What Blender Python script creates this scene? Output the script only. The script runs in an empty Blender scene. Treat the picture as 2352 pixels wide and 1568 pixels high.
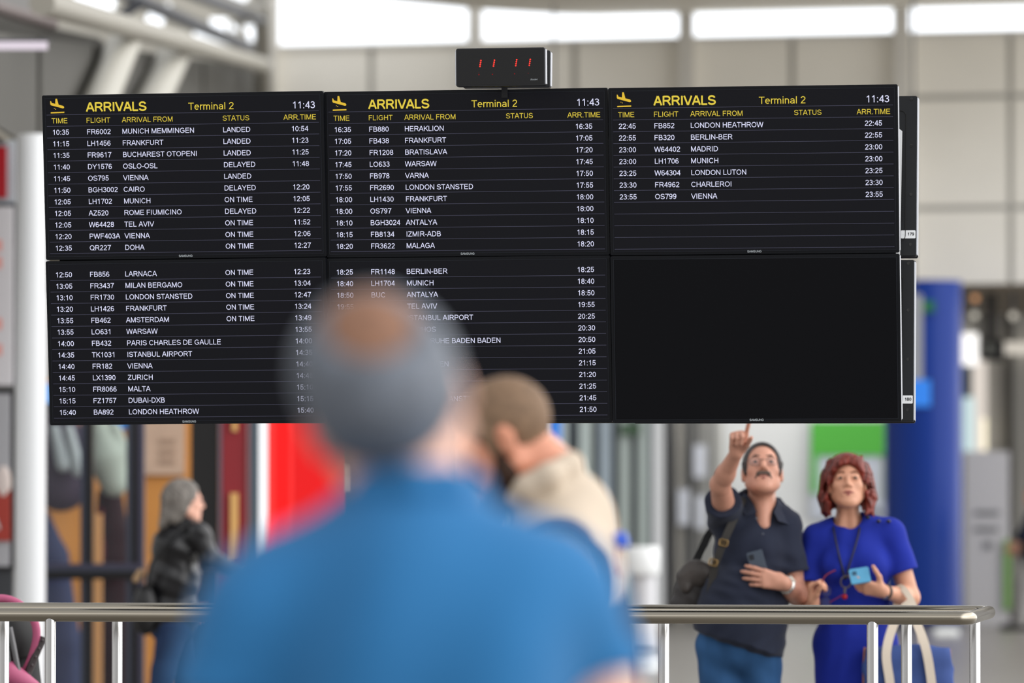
import bpy, math, random
import numpy as np
from mathutils import Matrix, Vector, Euler
random.seed(7)
SC = bpy.context.scene
COL = SC.collection
PI = math.pi

# ------------------------------------------------------------------ camera
CAM_Z = 1.55                      # eye height of the photographer
F_PX = 13067.0                    # 200 mm lens on a 36 mm sensor, in pixels of a 2352 px wide frame
PITCH = math.atan(336.0 / F_PX)   # slight upward pitch, horizon below the middle
cam_d = bpy.data.cameras.new('camera')
cam_d.lens = 200.0
cam_d.sensor_width = 36.0
cam_d.clip_start = 0.5
cam_d.clip_end = 300.0
cam_d.dof.use_dof = True
cam_d.dof.focus_distance = 20.75
cam_d.dof.aperture_fstop = 2.75
cam_d.dof.aperture_blades = 0
cam = bpy.data.objects.new('camera', cam_d)
cam.location = (0, 0, CAM_Z)
cam.rotation_euler = (PI / 2 + PITCH, 0, 0)
COL.objects.link(cam)
SC.camera = cam

# ------------------------------------------------------------------ daylight of the glazed hall
SC.view_settings.view_transform = 'Standard'
SC.view_settings.look = 'None'
SC.view_settings.exposure = -0.12
SC.view_settings.gamma = 1.0
SC.view_settings.use_curve_mapping = False
wd = bpy.data.worlds.new('hall_daylight')
SC.world = wd
wd.use_nodes = True
nt = wd.node_tree
nt.nodes.clear()
wo = nt.nodes.new('ShaderNodeOutputWorld')
bg = nt.nodes.new('ShaderNodeBackground')
tc = nt.nodes.new('ShaderNodeTexCoord')
sp = nt.nodes.new('ShaderNodeSeparateXYZ')
nt.links.new(tc.outputs['Generated'], sp.inputs[0])
def wramp(sock, stops):
    mp = nt.nodes.new('ShaderNodeMapRange')
    mp.inputs[1].default_value = -1.0
    mp.inputs[2].default_value = 1.0
    nt.links.new(sock, mp.inputs[0])
    r = nt.nodes.new('ShaderNodeValToRGB')
    el = r.color_ramp.elements
    while len(el) < len(stops):
        el.new(0.5)
    for e, (p, c) in zip(el, stops):
        e.position = p
        e.color = (c[0], c[1], c[2], 1)
    nt.links.new(mp.outputs[0], r.inputs[0])
    return r
r_up = wramp(sp.outputs['Z'], [(0.0, (.14, .13, .12)), (0.47, (.15, .14, .13)), (0.52, (.26, .25, .24)), (0.64, (.30, .30, .29)), (0.69, (1.15, 1.16, 1.18)), (0.75, (1.15, 1.16, 1.18)), (0.79, (.40, .40, .40)), (1.0, (.62, .64, .67))])
r_side = wramp(sp.outputs['X'], [(0.0, (.22, .22, .22)), (0.12, (.04, .04, .04)), (0.58, (.0, .0, .0)), (0.68, (.05, .05, .05)), (0.79, (1.0, 1.0, 1.0)), (1.0, (1.0, 1.0, 1.0))])
sc_ = nt.nodes.new('ShaderNodeVectorMath')
sc_.operation = 'MULTIPLY_ADD'
nt.links.new(r_side.outputs[0], sc_.inputs[0])
sc_.inputs[1].default_value = (2.3, 2.28, 2.26)
nt.links.new(r_up.outputs[0], sc_.inputs[2])
r_back = wramp(sp.outputs['Y'], [(0.0, (.34, .34, .34)), (0.22, (.30, .30, .30)), (0.42, (.0, .0, .0)), (1.0, (.0, .0, .0))])
ad = nt.nodes.new('ShaderNodeVectorMath')
nt.links.new(sc_.outputs[0], ad.inputs[0])
nt.links.new(r_back.outputs[0], ad.inputs[1])
nt.links.new(ad.outputs[0], bg.inputs['Color'])
bg.inputs['Strength'].default_value = 1.2
nt.links.new(bg.outputs[0], wo.inputs[0])

la = bpy.data.lights.new('recess_fill', 'AREA')      # unseen area light added to brighten the white recess wall
la.shape = 'RECTANGLE'
la.size, la.size_y = 2.6, .5
la.energy = 42
la.color = (1.0, .98, .94)
lo = bpy.data.objects.new('recess_fill', la)
lo.location = (3.1, 65.3, 3.8)
lo.rotation_euler = (math.radians(22), 0, 0)
COL.objects.link(lo)

# ------------------------------------------------------------------ helpers
def lin(c):
    out = []
    for v in c:
        v = v / 255.0
        out.append(v / 12.92 if v <= 0.04045 else ((v + 0.055) / 1.055) ** 2.4)
    return tuple(out)

def at(px, py, Y):
    """world point seen at pixel (px, py) of the 2352x1568 frame at world depth Y"""
    x, z = (px - 1176.0) / F_PX, -(py - 784.0) / F_PX
    cp, s_ = math.cos(PITCH), math.sin(PITCH)
    d = (x, cp - s_ * z, s_ + cp * z)
    k = Y / d[1]
    return np.array((d[0] * k, Y, CAM_Z + d[2] * k))

MATS = {}
def mat(name, rgb, rough=0.6, metal=0.0, emit=0.0, var=0.0, vscale=6.0, vstretch=(1, 1, 1), bump=0.0, bscale=40.0, spec=0.5, alpha=1.0, trans=0.0, ior=1.45, sheen=0.0, coat=0.0, aniso=0.0):
    if name in MATS:
        return MATS[name]
    if rough >= .75 and spec == .5:
        spec = .2                # cloth and matt paint
    m = bpy.data.materials.new(name)
    m.use_nodes = True
    n = m.node_tree
    b = n.nodes['Principled BSDF']
    c = lin(rgb)
    b.inputs['Base Color'].default_value = (*c, 1)
    b.inputs['Roughness'].default_value = rough
    b.inputs['Metallic'].default_value = metal
    b.inputs['Specular IOR Level'].default_value = spec
    b.inputs['IOR'].default_value = ior
    b.inputs['Alpha'].default_value = alpha
    b.inputs['Transmission Weight'].default_value = trans
    b.inputs['Sheen Weight'].default_value = sheen
    b.inputs['Coat Weight'].default_value = coat
    b.inputs['Anisotropic'].default_value = aniso
    if emit:
        b.inputs['Emission Color'].default_value = (*c, 1)
        b.inputs['Emission Strength'].default_value = emit
    if var or bump:
        t = n.nodes.new('ShaderNodeTexCoord')
        mp = n.nodes.new('ShaderNodeMapping')
        mp.inputs['Scale'].default_value = vstretch
        n.links.new(t.outputs['Object'], mp.inputs[0])
    if var:
        no = n.nodes.new('ShaderNodeTexNoise')
        no.inputs['Scale'].default_value = vscale
        no.inputs['Detail'].default_value = 4
        n.links.new(mp.outputs[0], no.inputs[0])
        r = n.nodes.new('ShaderNodeValToRGB')
        r.color_ramp.elements[0].position = 0.3
        r.color_ramp.elements[1].position = 0.7
        r.color_ramp.elements[0].color = (*[max(0, v * (1 - var)) for v in c], 1)
        r.color_ramp.elements[1].color = (*[min(1, v * (1 + var)) for v in c], 1)
        n.links.new(no.outputs[0], r.inputs[0])
        n.links.new(r.outputs[0], b.inputs['Base Color'])
    if bump:
        nb = n.nodes.new('ShaderNodeTexNoise')
        nb.inputs['Scale'].default_value = bscale
        nb.inputs['Detail'].default_value = 3
        n.links.new(mp.outputs[0], nb.inputs[0])
        bp = n.nodes.new('ShaderNodeBump')
        bp.inputs['Strength'].default_value = bump
        bp.inputs['Distance'].default_value = 0.01
        n.links.new(nb.outputs[0], bp.inputs['Height'])
        n.links.new(bp.outputs[0], b.inputs['Normal'])
    MATS[name] = m
    return m

def glow(name, rgb, strength=1.0):
    """something that gives off light: a screen pixel, a lamp, a window full of sky"""
    if name in MATS:
        return MATS[name]
    m = bpy.data.materials.new(name)
    m.use_nodes = True
    n = m.node_tree
    n.nodes.clear()
    o = n.nodes.new('ShaderNodeOutputMaterial')
    e = n.nodes.new('ShaderNodeEmission')
    e.inputs[0].default_value = (*lin(rgb), 1)
    e.inputs[1].default_value = strength
    n.links.new(e.outputs[0], o.inputs[0])
    MATS[name] = m
    return m

def tag(o, label=None, cat=None, group=None, kind=None):
    if label: o['label'] = label
    if cat: o['category'] = cat
    if group: o['group'] = group
    if kind: o['kind'] = kind
    return o

def thing(name, label, cat, loc=(0, 0, 0), group=None, M=None):
    o = bpy.data.objects.new(name, None)
    o.empty_display_size = 0.1
    COL.objects.link(o)
    if M is not None:
        o.matrix_world = M
    else:
        o.location = loc
    return tag(o, label, cat, group)

def link_mesh(name, me, m, parent=None):
    o = bpy.data.objects.new(name, me)
    COL.objects.link(o)
    if m is not None:
        me.materials.append(m)
    if parent is not None:
        o.parent = parent
    return o

def worigin(p):
    """world place of an unrotated parent"""
    w = np.zeros(3)
    while p is not None:
        w = w + np.array(p.location)
        p = p.parent
    return w

class MB:
    """collects shapes of one mesh"""
    def __init__(s):
        s.v, s.f = [], []
    def add(s, vs, fs):
        n = len(s.v)
        s.v += [tuple(float(c) for c in v) for v in vs]
        s.f += [tuple(i + n for i in f) for f in fs]
        return s
    def box(s, lo, hi, M=None):
        x0, y0, z0 = lo
        x1, y1, z1 = hi
        vs = [(x0, y0, z0), (x1, y0, z0), (x1, y1, z0), (x0, y1, z0), (x0, y0, z1), (x1, y0, z1), (x1, y1, z1), (x0, y1, z1)]
        if M is not None:
            vs = [tuple(M @ Vector(v)) for v in vs]
        return s.add(vs, [(0, 3, 2, 1), (4, 5, 6, 7), (0, 1, 5, 4), (1, 2, 6, 5), (2, 3, 7, 6), (3, 0, 4, 7)])
    def cbox(s, c, size, M=None):
        return s.box([c[i] - size[i] / 2 for i in range(3)], [c[i] + size[i] / 2 for i in range(3)], M)
    def tube(s, pts, r, seg=16, closed=False, flat=None, cap=True):
        """swept tube; r number or list; flat=(w,h,up) for a strap-like section"""
        P = [np.array(p, float) for p in pts]
        n = len(P)
        rs = r if hasattr(r, '__len__') else [r] * n
        prev = None
        rings = []
        for i in range(n):
            a = P[(i - 1) % n] if (closed or i > 0) else P[i]
            b = P[(i + 1) % n] if (closed or i < n - 1) else P[i]
            t = b - a
            t = t / (np.linalg.norm(t) + 1e-12)
            if flat is not None:
                u = np.array(flat[2], float)
                u = u - t * (u @ t)
                u /= np.linalg.norm(u) + 1e-12
            elif prev is None:
                u = np.array((0, 0, 1.0)) if abs(t[2]) < 0.9 else np.array((1.0, 0, 0))
                u = u - t * (u @ t)
                u /= np.linalg.norm(u)
            else:
                u = prev - t * (prev @ t)
                u /= np.linalg.norm(u) + 1e-12
            prev = u
            w = np.cross(t, u)
            ring = []
            for j in range(seg):
                an = 2 * PI * j / seg
                if flat is not None:
                    q = (math.cos(an), math.sin(an))
                    k = 1.0 / max(abs(q[0]), abs(q[1])) * 0.9 + 0.1
                    ring.append(P[i] + w * q[0] * k * flat[0] / 2 + u * q[1] * k * flat[1] / 2)
                else:
                    ring.append(P[i] + (u * math.cos(an) + w * math.sin(an)) * rs[i])
            rings.append(ring)
        vs = [v for ring in rings for v in ring]
        fs = []
        m = n if closed else n - 1
        for i in range(m):
            for j in range(seg):
                a, b = i * seg + j, i * seg + (j + 1) % seg
                c, d = ((i + 1) % n) * seg + (j + 1) % seg, ((i + 1) % n) * seg + j
                fs.append((a, b, c, d))
        if not closed and cap:
            fs.append(tuple(range(seg))[::-1])
            fs.append(tuple((n - 1) * seg + j for j in range(seg)))
        return s.add(vs, fs)
    def lathe(s, prof, c=(0, 0, 0), seg=32):
        vs, fs = [], []
        for r, z in prof:
            for j in range(seg):
                a = 2 * PI * j / seg
                vs.append((c[0] + r * math.cos(a), c[1] + r * math.sin(a), c[2] + z))
        for i in range(len(prof) - 1):
            for j in range(seg):
                k = (j + 1) % seg
                fs.append((i * seg + j, i * seg + k, (i + 1) * seg + k, (i + 1) * seg + j))
        fs.append(tuple(range(seg))[::-1])
        fs.append(tuple((len(prof) - 1) * seg + j for j in range(seg)))
        return s.add(vs, fs)
    def prism(s, poly, y0, y1):
        """polygon in x, z extruded along y"""
        n = len(poly)
        vs = [(x, y0, z) for x, z in poly] + [(x, y1, z) for x, z in poly]
        fs = [tuple(range(n)), tuple(range(2 * n - 1, n - 1, -1))]
        for i in range(n):
            j = (i + 1) % n
            fs.append((i, i + n, j + n, j))
        return s.add(vs, fs)
    def ball(s, c, r, seg=16, rings=10, sc=(1, 1, 1)):
        vs, fs = [], []
        for i in range(rings + 1):
            th = PI * i / rings
            for j in range(seg):
                a = 2 * PI * j / seg
                vs.append((c[0] + r * sc[0] * math.sin(th) * math.cos(a), c[1] + r * sc[1] * math.sin(th) * math.sin(a), c[2] + r * sc[2] * math.cos(th)))
        for i in range(rings):
            for j in range(seg):
                k = (j + 1) % seg
                fs.append((i * seg + j, (i + 1) * seg + j, (i + 1) * seg + k, i * seg + k))
        return s.add(vs, fs)
    def build(s, name, m, parent=None, world=False, smooth=False, bevel=0.0, kind=None):
        """world=True: the shapes are in world coordinates, moved into the parent's unrotated frame"""
        v = s.v
        if world:
            L = worigin(parent)
            v = [(a - L[0], b - L[1], c - L[2]) for a, b, c in v]
        me = bpy.data.meshes.new(name)
        me.from_pydata(v, [], s.f)
        me.validate()
        if smooth:
            me.polygons.foreach_set('use_smooth', [True] * len(me.polygons))
            me.set_sharp_from_angle(angle=math.radians(40))
        o = link_mesh(name, me, m, parent)
        if bevel:
            md = o.modifiers.new('soft_edge', 'BEVEL')
            md.width = bevel
            md.segments = 2
            md.limit_method = 'ANGLE'
        if kind:
            o['kind'] = kind
        return o

def rrect(x0, z0, x1, z1, r, n=5):
    pts = []
    for cx, cz, a0 in ((x1 - r, z0 + r, -90), (x1 - r, z1 - r, 0), (x0 + r, z1 - r, 90), (x0 + r, z0 + r, 180)):
        for i in range(n + 1):
            a = math.radians(a0 + 90.0 * i / n)
            pts.append((cx + r * math.cos(a), cz + r * math.sin(a)))
    return pts

def copy_tree(o, parent=None):
    c = o.copy()
    COL.objects.link(c)
    c.parent = parent
    for ch in list(o.children):
        copy_tree(ch, c)
    return c

# ------------------------------------------------------------------ lettering: a plain grotesque drawn as strokes
def arc(cx, cy, rx, ry, a0, a1, n=9):
    return [(cx + rx * math.cos(math.radians(a0 + (a1 - a0) * i / n)), cy + ry * math.sin(math.radians(a0 + (a1 - a0) * i / n))) for i in range(n + 1)]
def ring_(cx, cy, rx, ry):
    return arc(cx, cy, rx, ry, 90, 450, 22)
S6 = [ring_(285, 222, 190, 180), arc(288, 520, 172, 152, 18, 100, 5) + [(170, 610), (108, 480), (93, 350), (95, 215)]]
GL = {
 'A': (667, [[(42, 0), (318, 716)], [(625, 0), (349, 716)], [(140, 245), (527, 245)]]),
 'B': (667, [[(118, 0), (118, 716)], [(118, 674), (370, 674)] + arc(370, 527, 150, 147, 90, -90, 8) + [(118, 380)], [(118, 380), (395, 380)] + arc(395, 211, 180, 169, 90, -90, 8) + [(118, 42)]]),
 'C': (722, [arc(378, 358, 285, 316, 36, 324, 18)]),
 'D': (722, [[(120, 0), (120, 716)], [(120, 674), (330, 674)] + arc(330, 358, 300, 316, 90, -90, 12) + [(120, 42)]]),
 'E': (667, [[(122, 0), (122, 716)], [(122, 674), (600, 674)], [(122, 380), (572, 380)], [(122, 42), (615, 42)]]),
 'F': (611, [[(122, 0), (122, 716)], [(122, 674), (572, 674)], [(122, 365), (512, 365)]]),
 'G': (778, [arc(390, 358, 298, 316, 38, 318, 18) + [(676, 150), (676, 338), (410, 338)]]),
 'H': (722, [[(122, 0), (122, 716)], [(600, 0), (600, 716)], [(122, 378), (600, 378)]]),
 'I': (278, [[(139, 0), (139, 716)]]),
 'J': (500, [[(380, 716), (380, 200)] + arc(225, 200, 155, 160, 0, -180)]),
 'K': (667, [[(120, 0), (120, 716)], [(605, 716), (120, 250)], [(290, 420), (622, 0)]]),
 'L': (556, [[(118, 0), (118, 716)], [(118, 42), (525, 42)]]),
 'M': (833, [[(118, 0), (118, 716)], [(132, 705), (416, 24)], [(700, 705), (416, 24)], [(715, 0), (715, 716)]]),
 'N': (722, [[(120, 0), (120, 716)], [(602, 0), (602, 716)], [(124, 690), (598, 26)]]),
 'O': (778, [ring_(389, 358, 298, 316)]),
 'P': (667, [[(120, 0), (120, 716)], [(120, 674), (390, 674)] + arc(390, 502, 185, 172, 90, -90, 8) + [(120, 330)]]),
 'Q': (778, [ring_(389, 358, 298, 316), [(470, 190), (705, -20)]]),
 'R': (722, [[(120, 0), (120, 716)], [(120, 674), (420, 674)] + arc(420, 512, 190, 162, 90, -90, 8) + [(120, 350)], [(375, 350), (470, 290), (664, 0)]]),
 'S': (667, [arc(335, 515, 232, 160, 8, 180, 8) + [(120, 440), (215, 392), (335, 362), (460, 330), (560, 285), (592, 205)] + arc(340, 205, 252, 163, -8, -174, 9)]),
 'T': (611, [[(305, 0), (305, 674)], [(22, 674), (590, 674)]]),
 'U': (722, [[(120, 716), (120, 270)] + arc(361, 270, 241, 228, 180, 360, 12) + [(602, 716)]]),
 'V': (667, [[(40, 716), (322, 0)], [(627, 716), (345, 0)]]),
 'W': (944, [[(45, 716), (232, 0)], [(248, 0), (464, 716)], [(480, 716), (697, 0)], [(712, 0), (900, 716)]]),
 'X': (667, [[(45, 0), (620, 716)], [(45, 716), (620, 0)]]),
 'Y': (667, [[(35, 716), (333, 300)], [(632, 716), (333, 300)], [(333, 330), (333, 0)]]),
 'Z': (611, [[(60, 674), (548, 674)], [(548, 674), (62, 42)], [(40, 42), (575, 42)]]),
 '0': (556, [ring_(278, 356, 192, 314)]),
 '1': (556, [[(326, 0), (326, 716)], [(326, 700), (250, 606), (120, 540)]]),
 '2': (556, [arc(278, 512, 192, 160, 172, -18, 10) + [(400, 375), (190, 190), (100, 42), (505, 42)]]),
 '3': (556, [arc(265, 530, 172, 144, 160, -90, 10) + [(215, 386)], [(215, 386)] + arc(265, 212, 205, 172, 90, -165, 12)]),
 '4': (556, [[(400, 0), (400, 716)], [(392, 690), (60, 212)], [(40, 212), (525, 212)]]),
 '5': (556, [[(480, 674), (150, 674), (104, 325)] + arc(270, 238, 195, 196, 140, -165, 14)]),
 '6': (556, S6),
 '7': (556, [[(50, 674), (500, 674), (340, 420), (225, 0)]]),
 '8': (556, [ring_(278, 528, 165, 146), ring_(278, 212, 192, 170)]),
 '9': (556, [[(556 - x, 716 - y) for x, y in s_] for s_ in S6]),
 ':': (278, [[(139, 0), (139, 100)], [(139, 420), (139, 520)]]),
 '-': (333, [[(40, 262), (300, 262)]]),
 '.': (278, [[(139, 0), (139, 100)]]),
 ' ': (278, []),
 'e': (556, [[(88, 282), (475, 282)] + arc(278, 262, 196, 222, 6, 312, 16)]),
 'r': (333, [[(110, 0), (110, 519)], arc(300, 320, 190, 155, 180, 75, 6)]),
 'm': (833, [[(110, 0), (110, 519)], arc(262, 320, 152, 155, 180, 0, 9) + [(414, 0)], arc(566, 320, 152, 155, 180, 0, 9) + [(718, 0)]]),
 'i': (222, [[(111, 0), (111, 519)], [(111, 616), (111, 716)]]),
 'n': (556, [[(110, 0), (110, 519)], arc(278, 310, 168, 165, 180, 0, 9) + [(446, 0)]]),
 'a': (556, [[(446, 0), (440, 340)] + arc(270, 345, 170, 132, 0, 165, 8), [(440, 285), (250, 262)] + arc(235, 148, 155, 112, 90, 270, 8) + [(340, 60), (440, 150)]]),
 'l': (222, [[(111, 0), (111, 716)]]),
 'o': (556, [ring_(278, 260, 190, 222)]),
 't': (278, [[(130, 660), (130, 110), (165, 42), (250, 42)], [(25, 480), (250, 480)]]),
 'd': (556, [ring_(270, 260, 185, 222), [(446, 0), (446, 716)]]),
 'b': (556, [ring_(290, 260, 185, 222), [(110, 0), (110, 716)]]),
}
def stroke(mb, pts, hw, T):
    P = []
    for p in pts:
        p = np.array(p, float)
        if not P or np.linalg.norm(p - P[-1]) > 1.5:
            P.append(p)
    n = len(P)
    closed = n > 3 and np.linalg.norm(P[0] - P[-1]) < 1
    L, R = [], []
    for i in range(n):
        a = P[i - 1] if i > 0 else (P[-2] if closed else None)
        b = P[i + 1] if i < n - 1 else (P[1] if closed else None)
        ns = []
        for p, q in ((a, P[i]), (P[i], b)):
            if p is None or q is None:
                continue
            t = q - p
            t = t / (np.linalg.norm(t) + 1e-9)
            ns.append(np.array((-t[1], t[0])))
        m_ = sum(ns) / len(ns)
        m_ = m_ / (np.linalg.norm(m_) + 1e-9)
        k = hw / max(0.45, m_ @ ns[0])
        L.append(P[i] + m_ * k)
        R.append(P[i] - m_ * k)
    vs = [T(p) for p in L] + [T(p) for p in R]
    mb.add(vs, [(i, i + 1, n + i + 1, n + i) for i in range(n - 1)])
def text_w(s_):
    return sum(GL[c][0] for c in s_) / 1000.0
def text(mb, s_, x, z, size, sx=1.0, y=0.0, hw=45, slant=0.0, align='l'):
    """flat letters in the local x-z plane facing -y"""
    if align == 'r':
        x -= text_w(s_) * size * sx
    if align == 'c':
        x -= text_w(s_) * size * sx / 2
    k = size / 1000.0
    for c in s_:
        adv, st = GL[c]
        h = hw if c not in ':.' else hw * 1.12
        for q in st:
            stroke(mb, q, h, lambda p: (x + (p[0] + slant * p[1]) * k * sx, y, z + p[1] * k))
        x += adv * k * sx
    return mb
# ------------------------------------------------------------------ bodies and clothes: smooth implicit surfaces turned into one mesh
def nrm(v):
    v = np.array(v, float)
    return v / (np.linalg.norm(v) + 1e-12)

class Form:
    """list of rounded shapes blended into one continuous surface"""
    def __init__(s):
        s.p = []
    def cone(s, a, b, ra, rb=None, k=0.02, op='add', cuts=()):
        rb = ra if rb is None else rb
        s.p.append(('cone', np.array(a, float), np.array(b, float), ra, rb, k, op, cuts))
        return s
    def chain(s, pts, rs, k=0.02):
        for i in range(len(pts) - 1):
            s.cone(pts[i], pts[i + 1], rs[i], rs[i + 1], k)
        return s
    def ell(s, c, r, B=None, k=0.02, op='add', cuts=()):
        B = np.eye(3) if B is None else B
        s.p.append(('ell', np.array(c, float), np.array(r, float), B, None, k, op, cuts))
        return s
    def join(s, o):
        s.p += o.p
        return s
    def mesh(s, name, m, parent, res, fold=None):
        lo = np.full(3, 1e9)
        hi = -lo
        bbs = []
        for q in s.p:
            if q[0] == 'cone':
                mn = np.minimum(q[1] - q[3], q[2] - q[4])
                mx = np.maximum(q[1] + q[3], q[2] + q[4])
            else:
                e = np.sqrt(((q[3] * q[2]) ** 2).sum(1))
                mn, mx = q[1] - e, q[1] + e
            bbs.append((mn - q[5] - 2.5 * res, mx + q[5] + 2.5 * res))
            if q[6] == 'add':
                lo = np.minimum(lo, mn)
                hi = np.maximum(hi, mx)
        lo = lo - 4 * res
        hi = hi + 4 * res
        N = np.ceil((hi - lo) / res).astype(int) + 1
        F = np.full(N, 1.0, np.float32)
        ax = [(lo[i] + res * np.arange(N[i])).astype(np.float32) for i in range(3)]
        for q, (mn, mx) in zip(s.p, bbs):
            i0 = np.clip(np.floor((mn - lo) / res).astype(int), 0, N - 1)
            i1 = np.clip(np.ceil((mx - lo) / res).astype(int) + 1, 1, N)
            if (i1 <= i0).any():
                continue
            sl = tuple(slice(a, b) for a, b in zip(i0, i1))
            X = ax[0][sl[0]][:, None, None]
            Y = ax[1][sl[1]][None, :, None]
            Z = ax[2][sl[2]][None, None, :]
            if q[0] == 'cone':
                a, b, ra, rb = q[1], q[2], q[3], q[4]
                d = b - a
                L2 = float(d @ d) + 1e-12
                h = ((X - a[0]) * d[0] + (Y - a[1]) * d[1] + (Z - a[2]) * d[2]) / L2
                h = np.clip(h, 0, 1)
                D = np.sqrt((X - a[0] - h * d[0]) ** 2 + (Y - a[1] - h * d[1]) ** 2 + (Z - a[2] - h * d[2]) ** 2) - (ra + (rb - ra) * h)
            else:
                c, r, B = q[1], q[2], q[3]
                u = [((X - c[0]) * B[0, i] + (Y - c[1]) * B[1, i] + (Z - c[2]) * B[2, i]) for i in range(3)]
                k0 = np.sqrt(sum((u[i] / r[i]) ** 2 for i in range(3)))
                k1 = np.sqrt(sum((u[i] / r[i] ** 2) ** 2 for i in range(3))) + 1e-9
                D = k0 * (k0 - 1.0) / k1
            for o, n in q[7]:
                D = np.maximum(D, (X - o[0]) * n[0] + (Y - o[1]) * n[1] + (Z - o[2]) * n[2])
            k = q[5]
            G = F[sl]
            if q[6] == 'add':
                hh = np.maximum(k - np.abs(G - D), 0) / max(k, 1e-6)
                F[sl] = np.minimum(G, D) - hh * hh * k * 0.25
            else:
                hh = np.maximum(k - np.abs(G + D), 0) / max(k, 1e-6)
                F[sl] = np.maximum(G, -D) + hh * hh * k * 0.25
        if fold:
            amp, fn = fold
            F += (amp * fn(ax[0][:, None, None], ax[1][None, :, None], ax[2][None, None, :])).astype(np.float32)
        # surface nets
        S = F < 0
        n1 = [N[0] - 1, N[1] - 1, N[2] - 1]
        cnt = np.zeros(n1, np.int8)
        for dx in (0, 1):
            for dy in (0, 1):
                for dz in (0, 1):
                    cnt += S[dx:dx + n1[0], dy:dy + n1[1], dz:dz + n1[2]]
        act = np.argwhere((cnt > 0) & (cnt < 8))
        if len(act) == 0:
            return None
        idm = np.full(n1, -1, np.int32)
        idm[act[:, 0], act[:, 1], act[:, 2]] = np.arange(len(act))
        cv = {}
        for dx in (0, 1):
            for dy in (0, 1):
                for dz in (0, 1):
                    cv[(dx, dy, dz)] = F[act[:, 0] + dx, act[:, 1] + dy, act[:, 2] + dz].astype(np.float64)
        acc = np.zeros((len(act), 3))
        num = np.zeros(len(act))
        for e in range(3):
            o1, o2 = [i for i in range(3) if i != e]
            for p in (0, 1):
                for q in (0, 1):
                    a = [0, 0, 0]
                    a[o1], a[o2] = p, q
                    b = list(a)
                    b[e] = 1
                    fa, fb = cv[tuple(a)], cv[tuple(b)]
                    x = (fa < 0) != (fb < 0)
                    t = np.where(x, fa / np.where(x, fa - fb, 1), 0)
                    pt = np.tile(np.array(a, float), (len(act), 1))
                    pt[:, e] = t
                    acc += pt * x[:, None]
                    num += x
        V = lo + (act + acc / num[:, None]) * res
        quads = []
        for e in range(3):
            o1, o2 = [(1, 2), (2, 0), (0, 1)][e]
            sa = [slice(None)] * 3
            sb = [slice(None)] * 3
            sa[e] = slice(0, -1)
            sb[e] = slice(1, None)
            A, B_ = S[tuple(sa)], S[tuple(sb)]
            for flip, ms in ((False, A & ~B_), (True, ~A & B_)):
                I = np.argwhere(ms)
                I = I[(I[:, o1] > 0) & (I[:, o2] > 0) & (I[:, o1] < n1[o1]) & (I[:, o2] < n1[o2])]
                if len(I) == 0:
                    continue
                c = []
                for d1, d2 in ((-1, -1), (0, -1), (0, 0), (-1, 0)):
                    J = I.copy()
                    J[:, o1] += d1
                    J[:, o2] += d2
                    c.append(idm[J[:, 0], J[:, 1], J[:, 2]])
                Q = np.stack(c, 1)
                if flip:
                    Q = Q[:, ::-1]
                quads.append(Q[(Q >= 0).all(1)])
        Q = np.concatenate(quads).astype(np.int32)
        V = V - worigin(parent)
        me = bpy.data.meshes.new(name)
        me.vertices.add(len(V))
        me.vertices.foreach_set('co', V.astype(np.float32).ravel())
        me.loops.add(len(Q) * 4)
        me.loops.foreach_set('vertex_index', Q.ravel())
        me.polygons.add(len(Q))
        me.polygons.foreach_set('loop_start', np.arange(0, len(Q) * 4, 4, dtype=np.int32))
        me.polygons.foreach_set('use_smooth', np.ones(len(Q), bool))
        me.update(calc_edges=True)
        return link_mesh(name, me, m, parent)

class Head:
    """frame of a head: o = middle of the head at ear level, F = where the nose points, U = crown, s = size"""
    def __init__(h, o, F, U, s=1.0):
        h.o = np.array(o, float)
        h.F = nrm(F)
        U = np.array(U, float)
        h.U = nrm(U - h.F * (U @ h.F))
        h.L = np.cross(h.U, h.F)
        h.B = np.stack([h.L, h.F, h.U], 1)
        h.s = s
    def __call__(h, a, b, c):
        return h.o + h.s * (h.L * a + h.F * b + h.U * c)
    def d(h, a, b, c):
        return nrm(h.L * a + h.F * b + h.U * c)
    def r(h, *v):
        return np.array(v) * h.s

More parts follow.
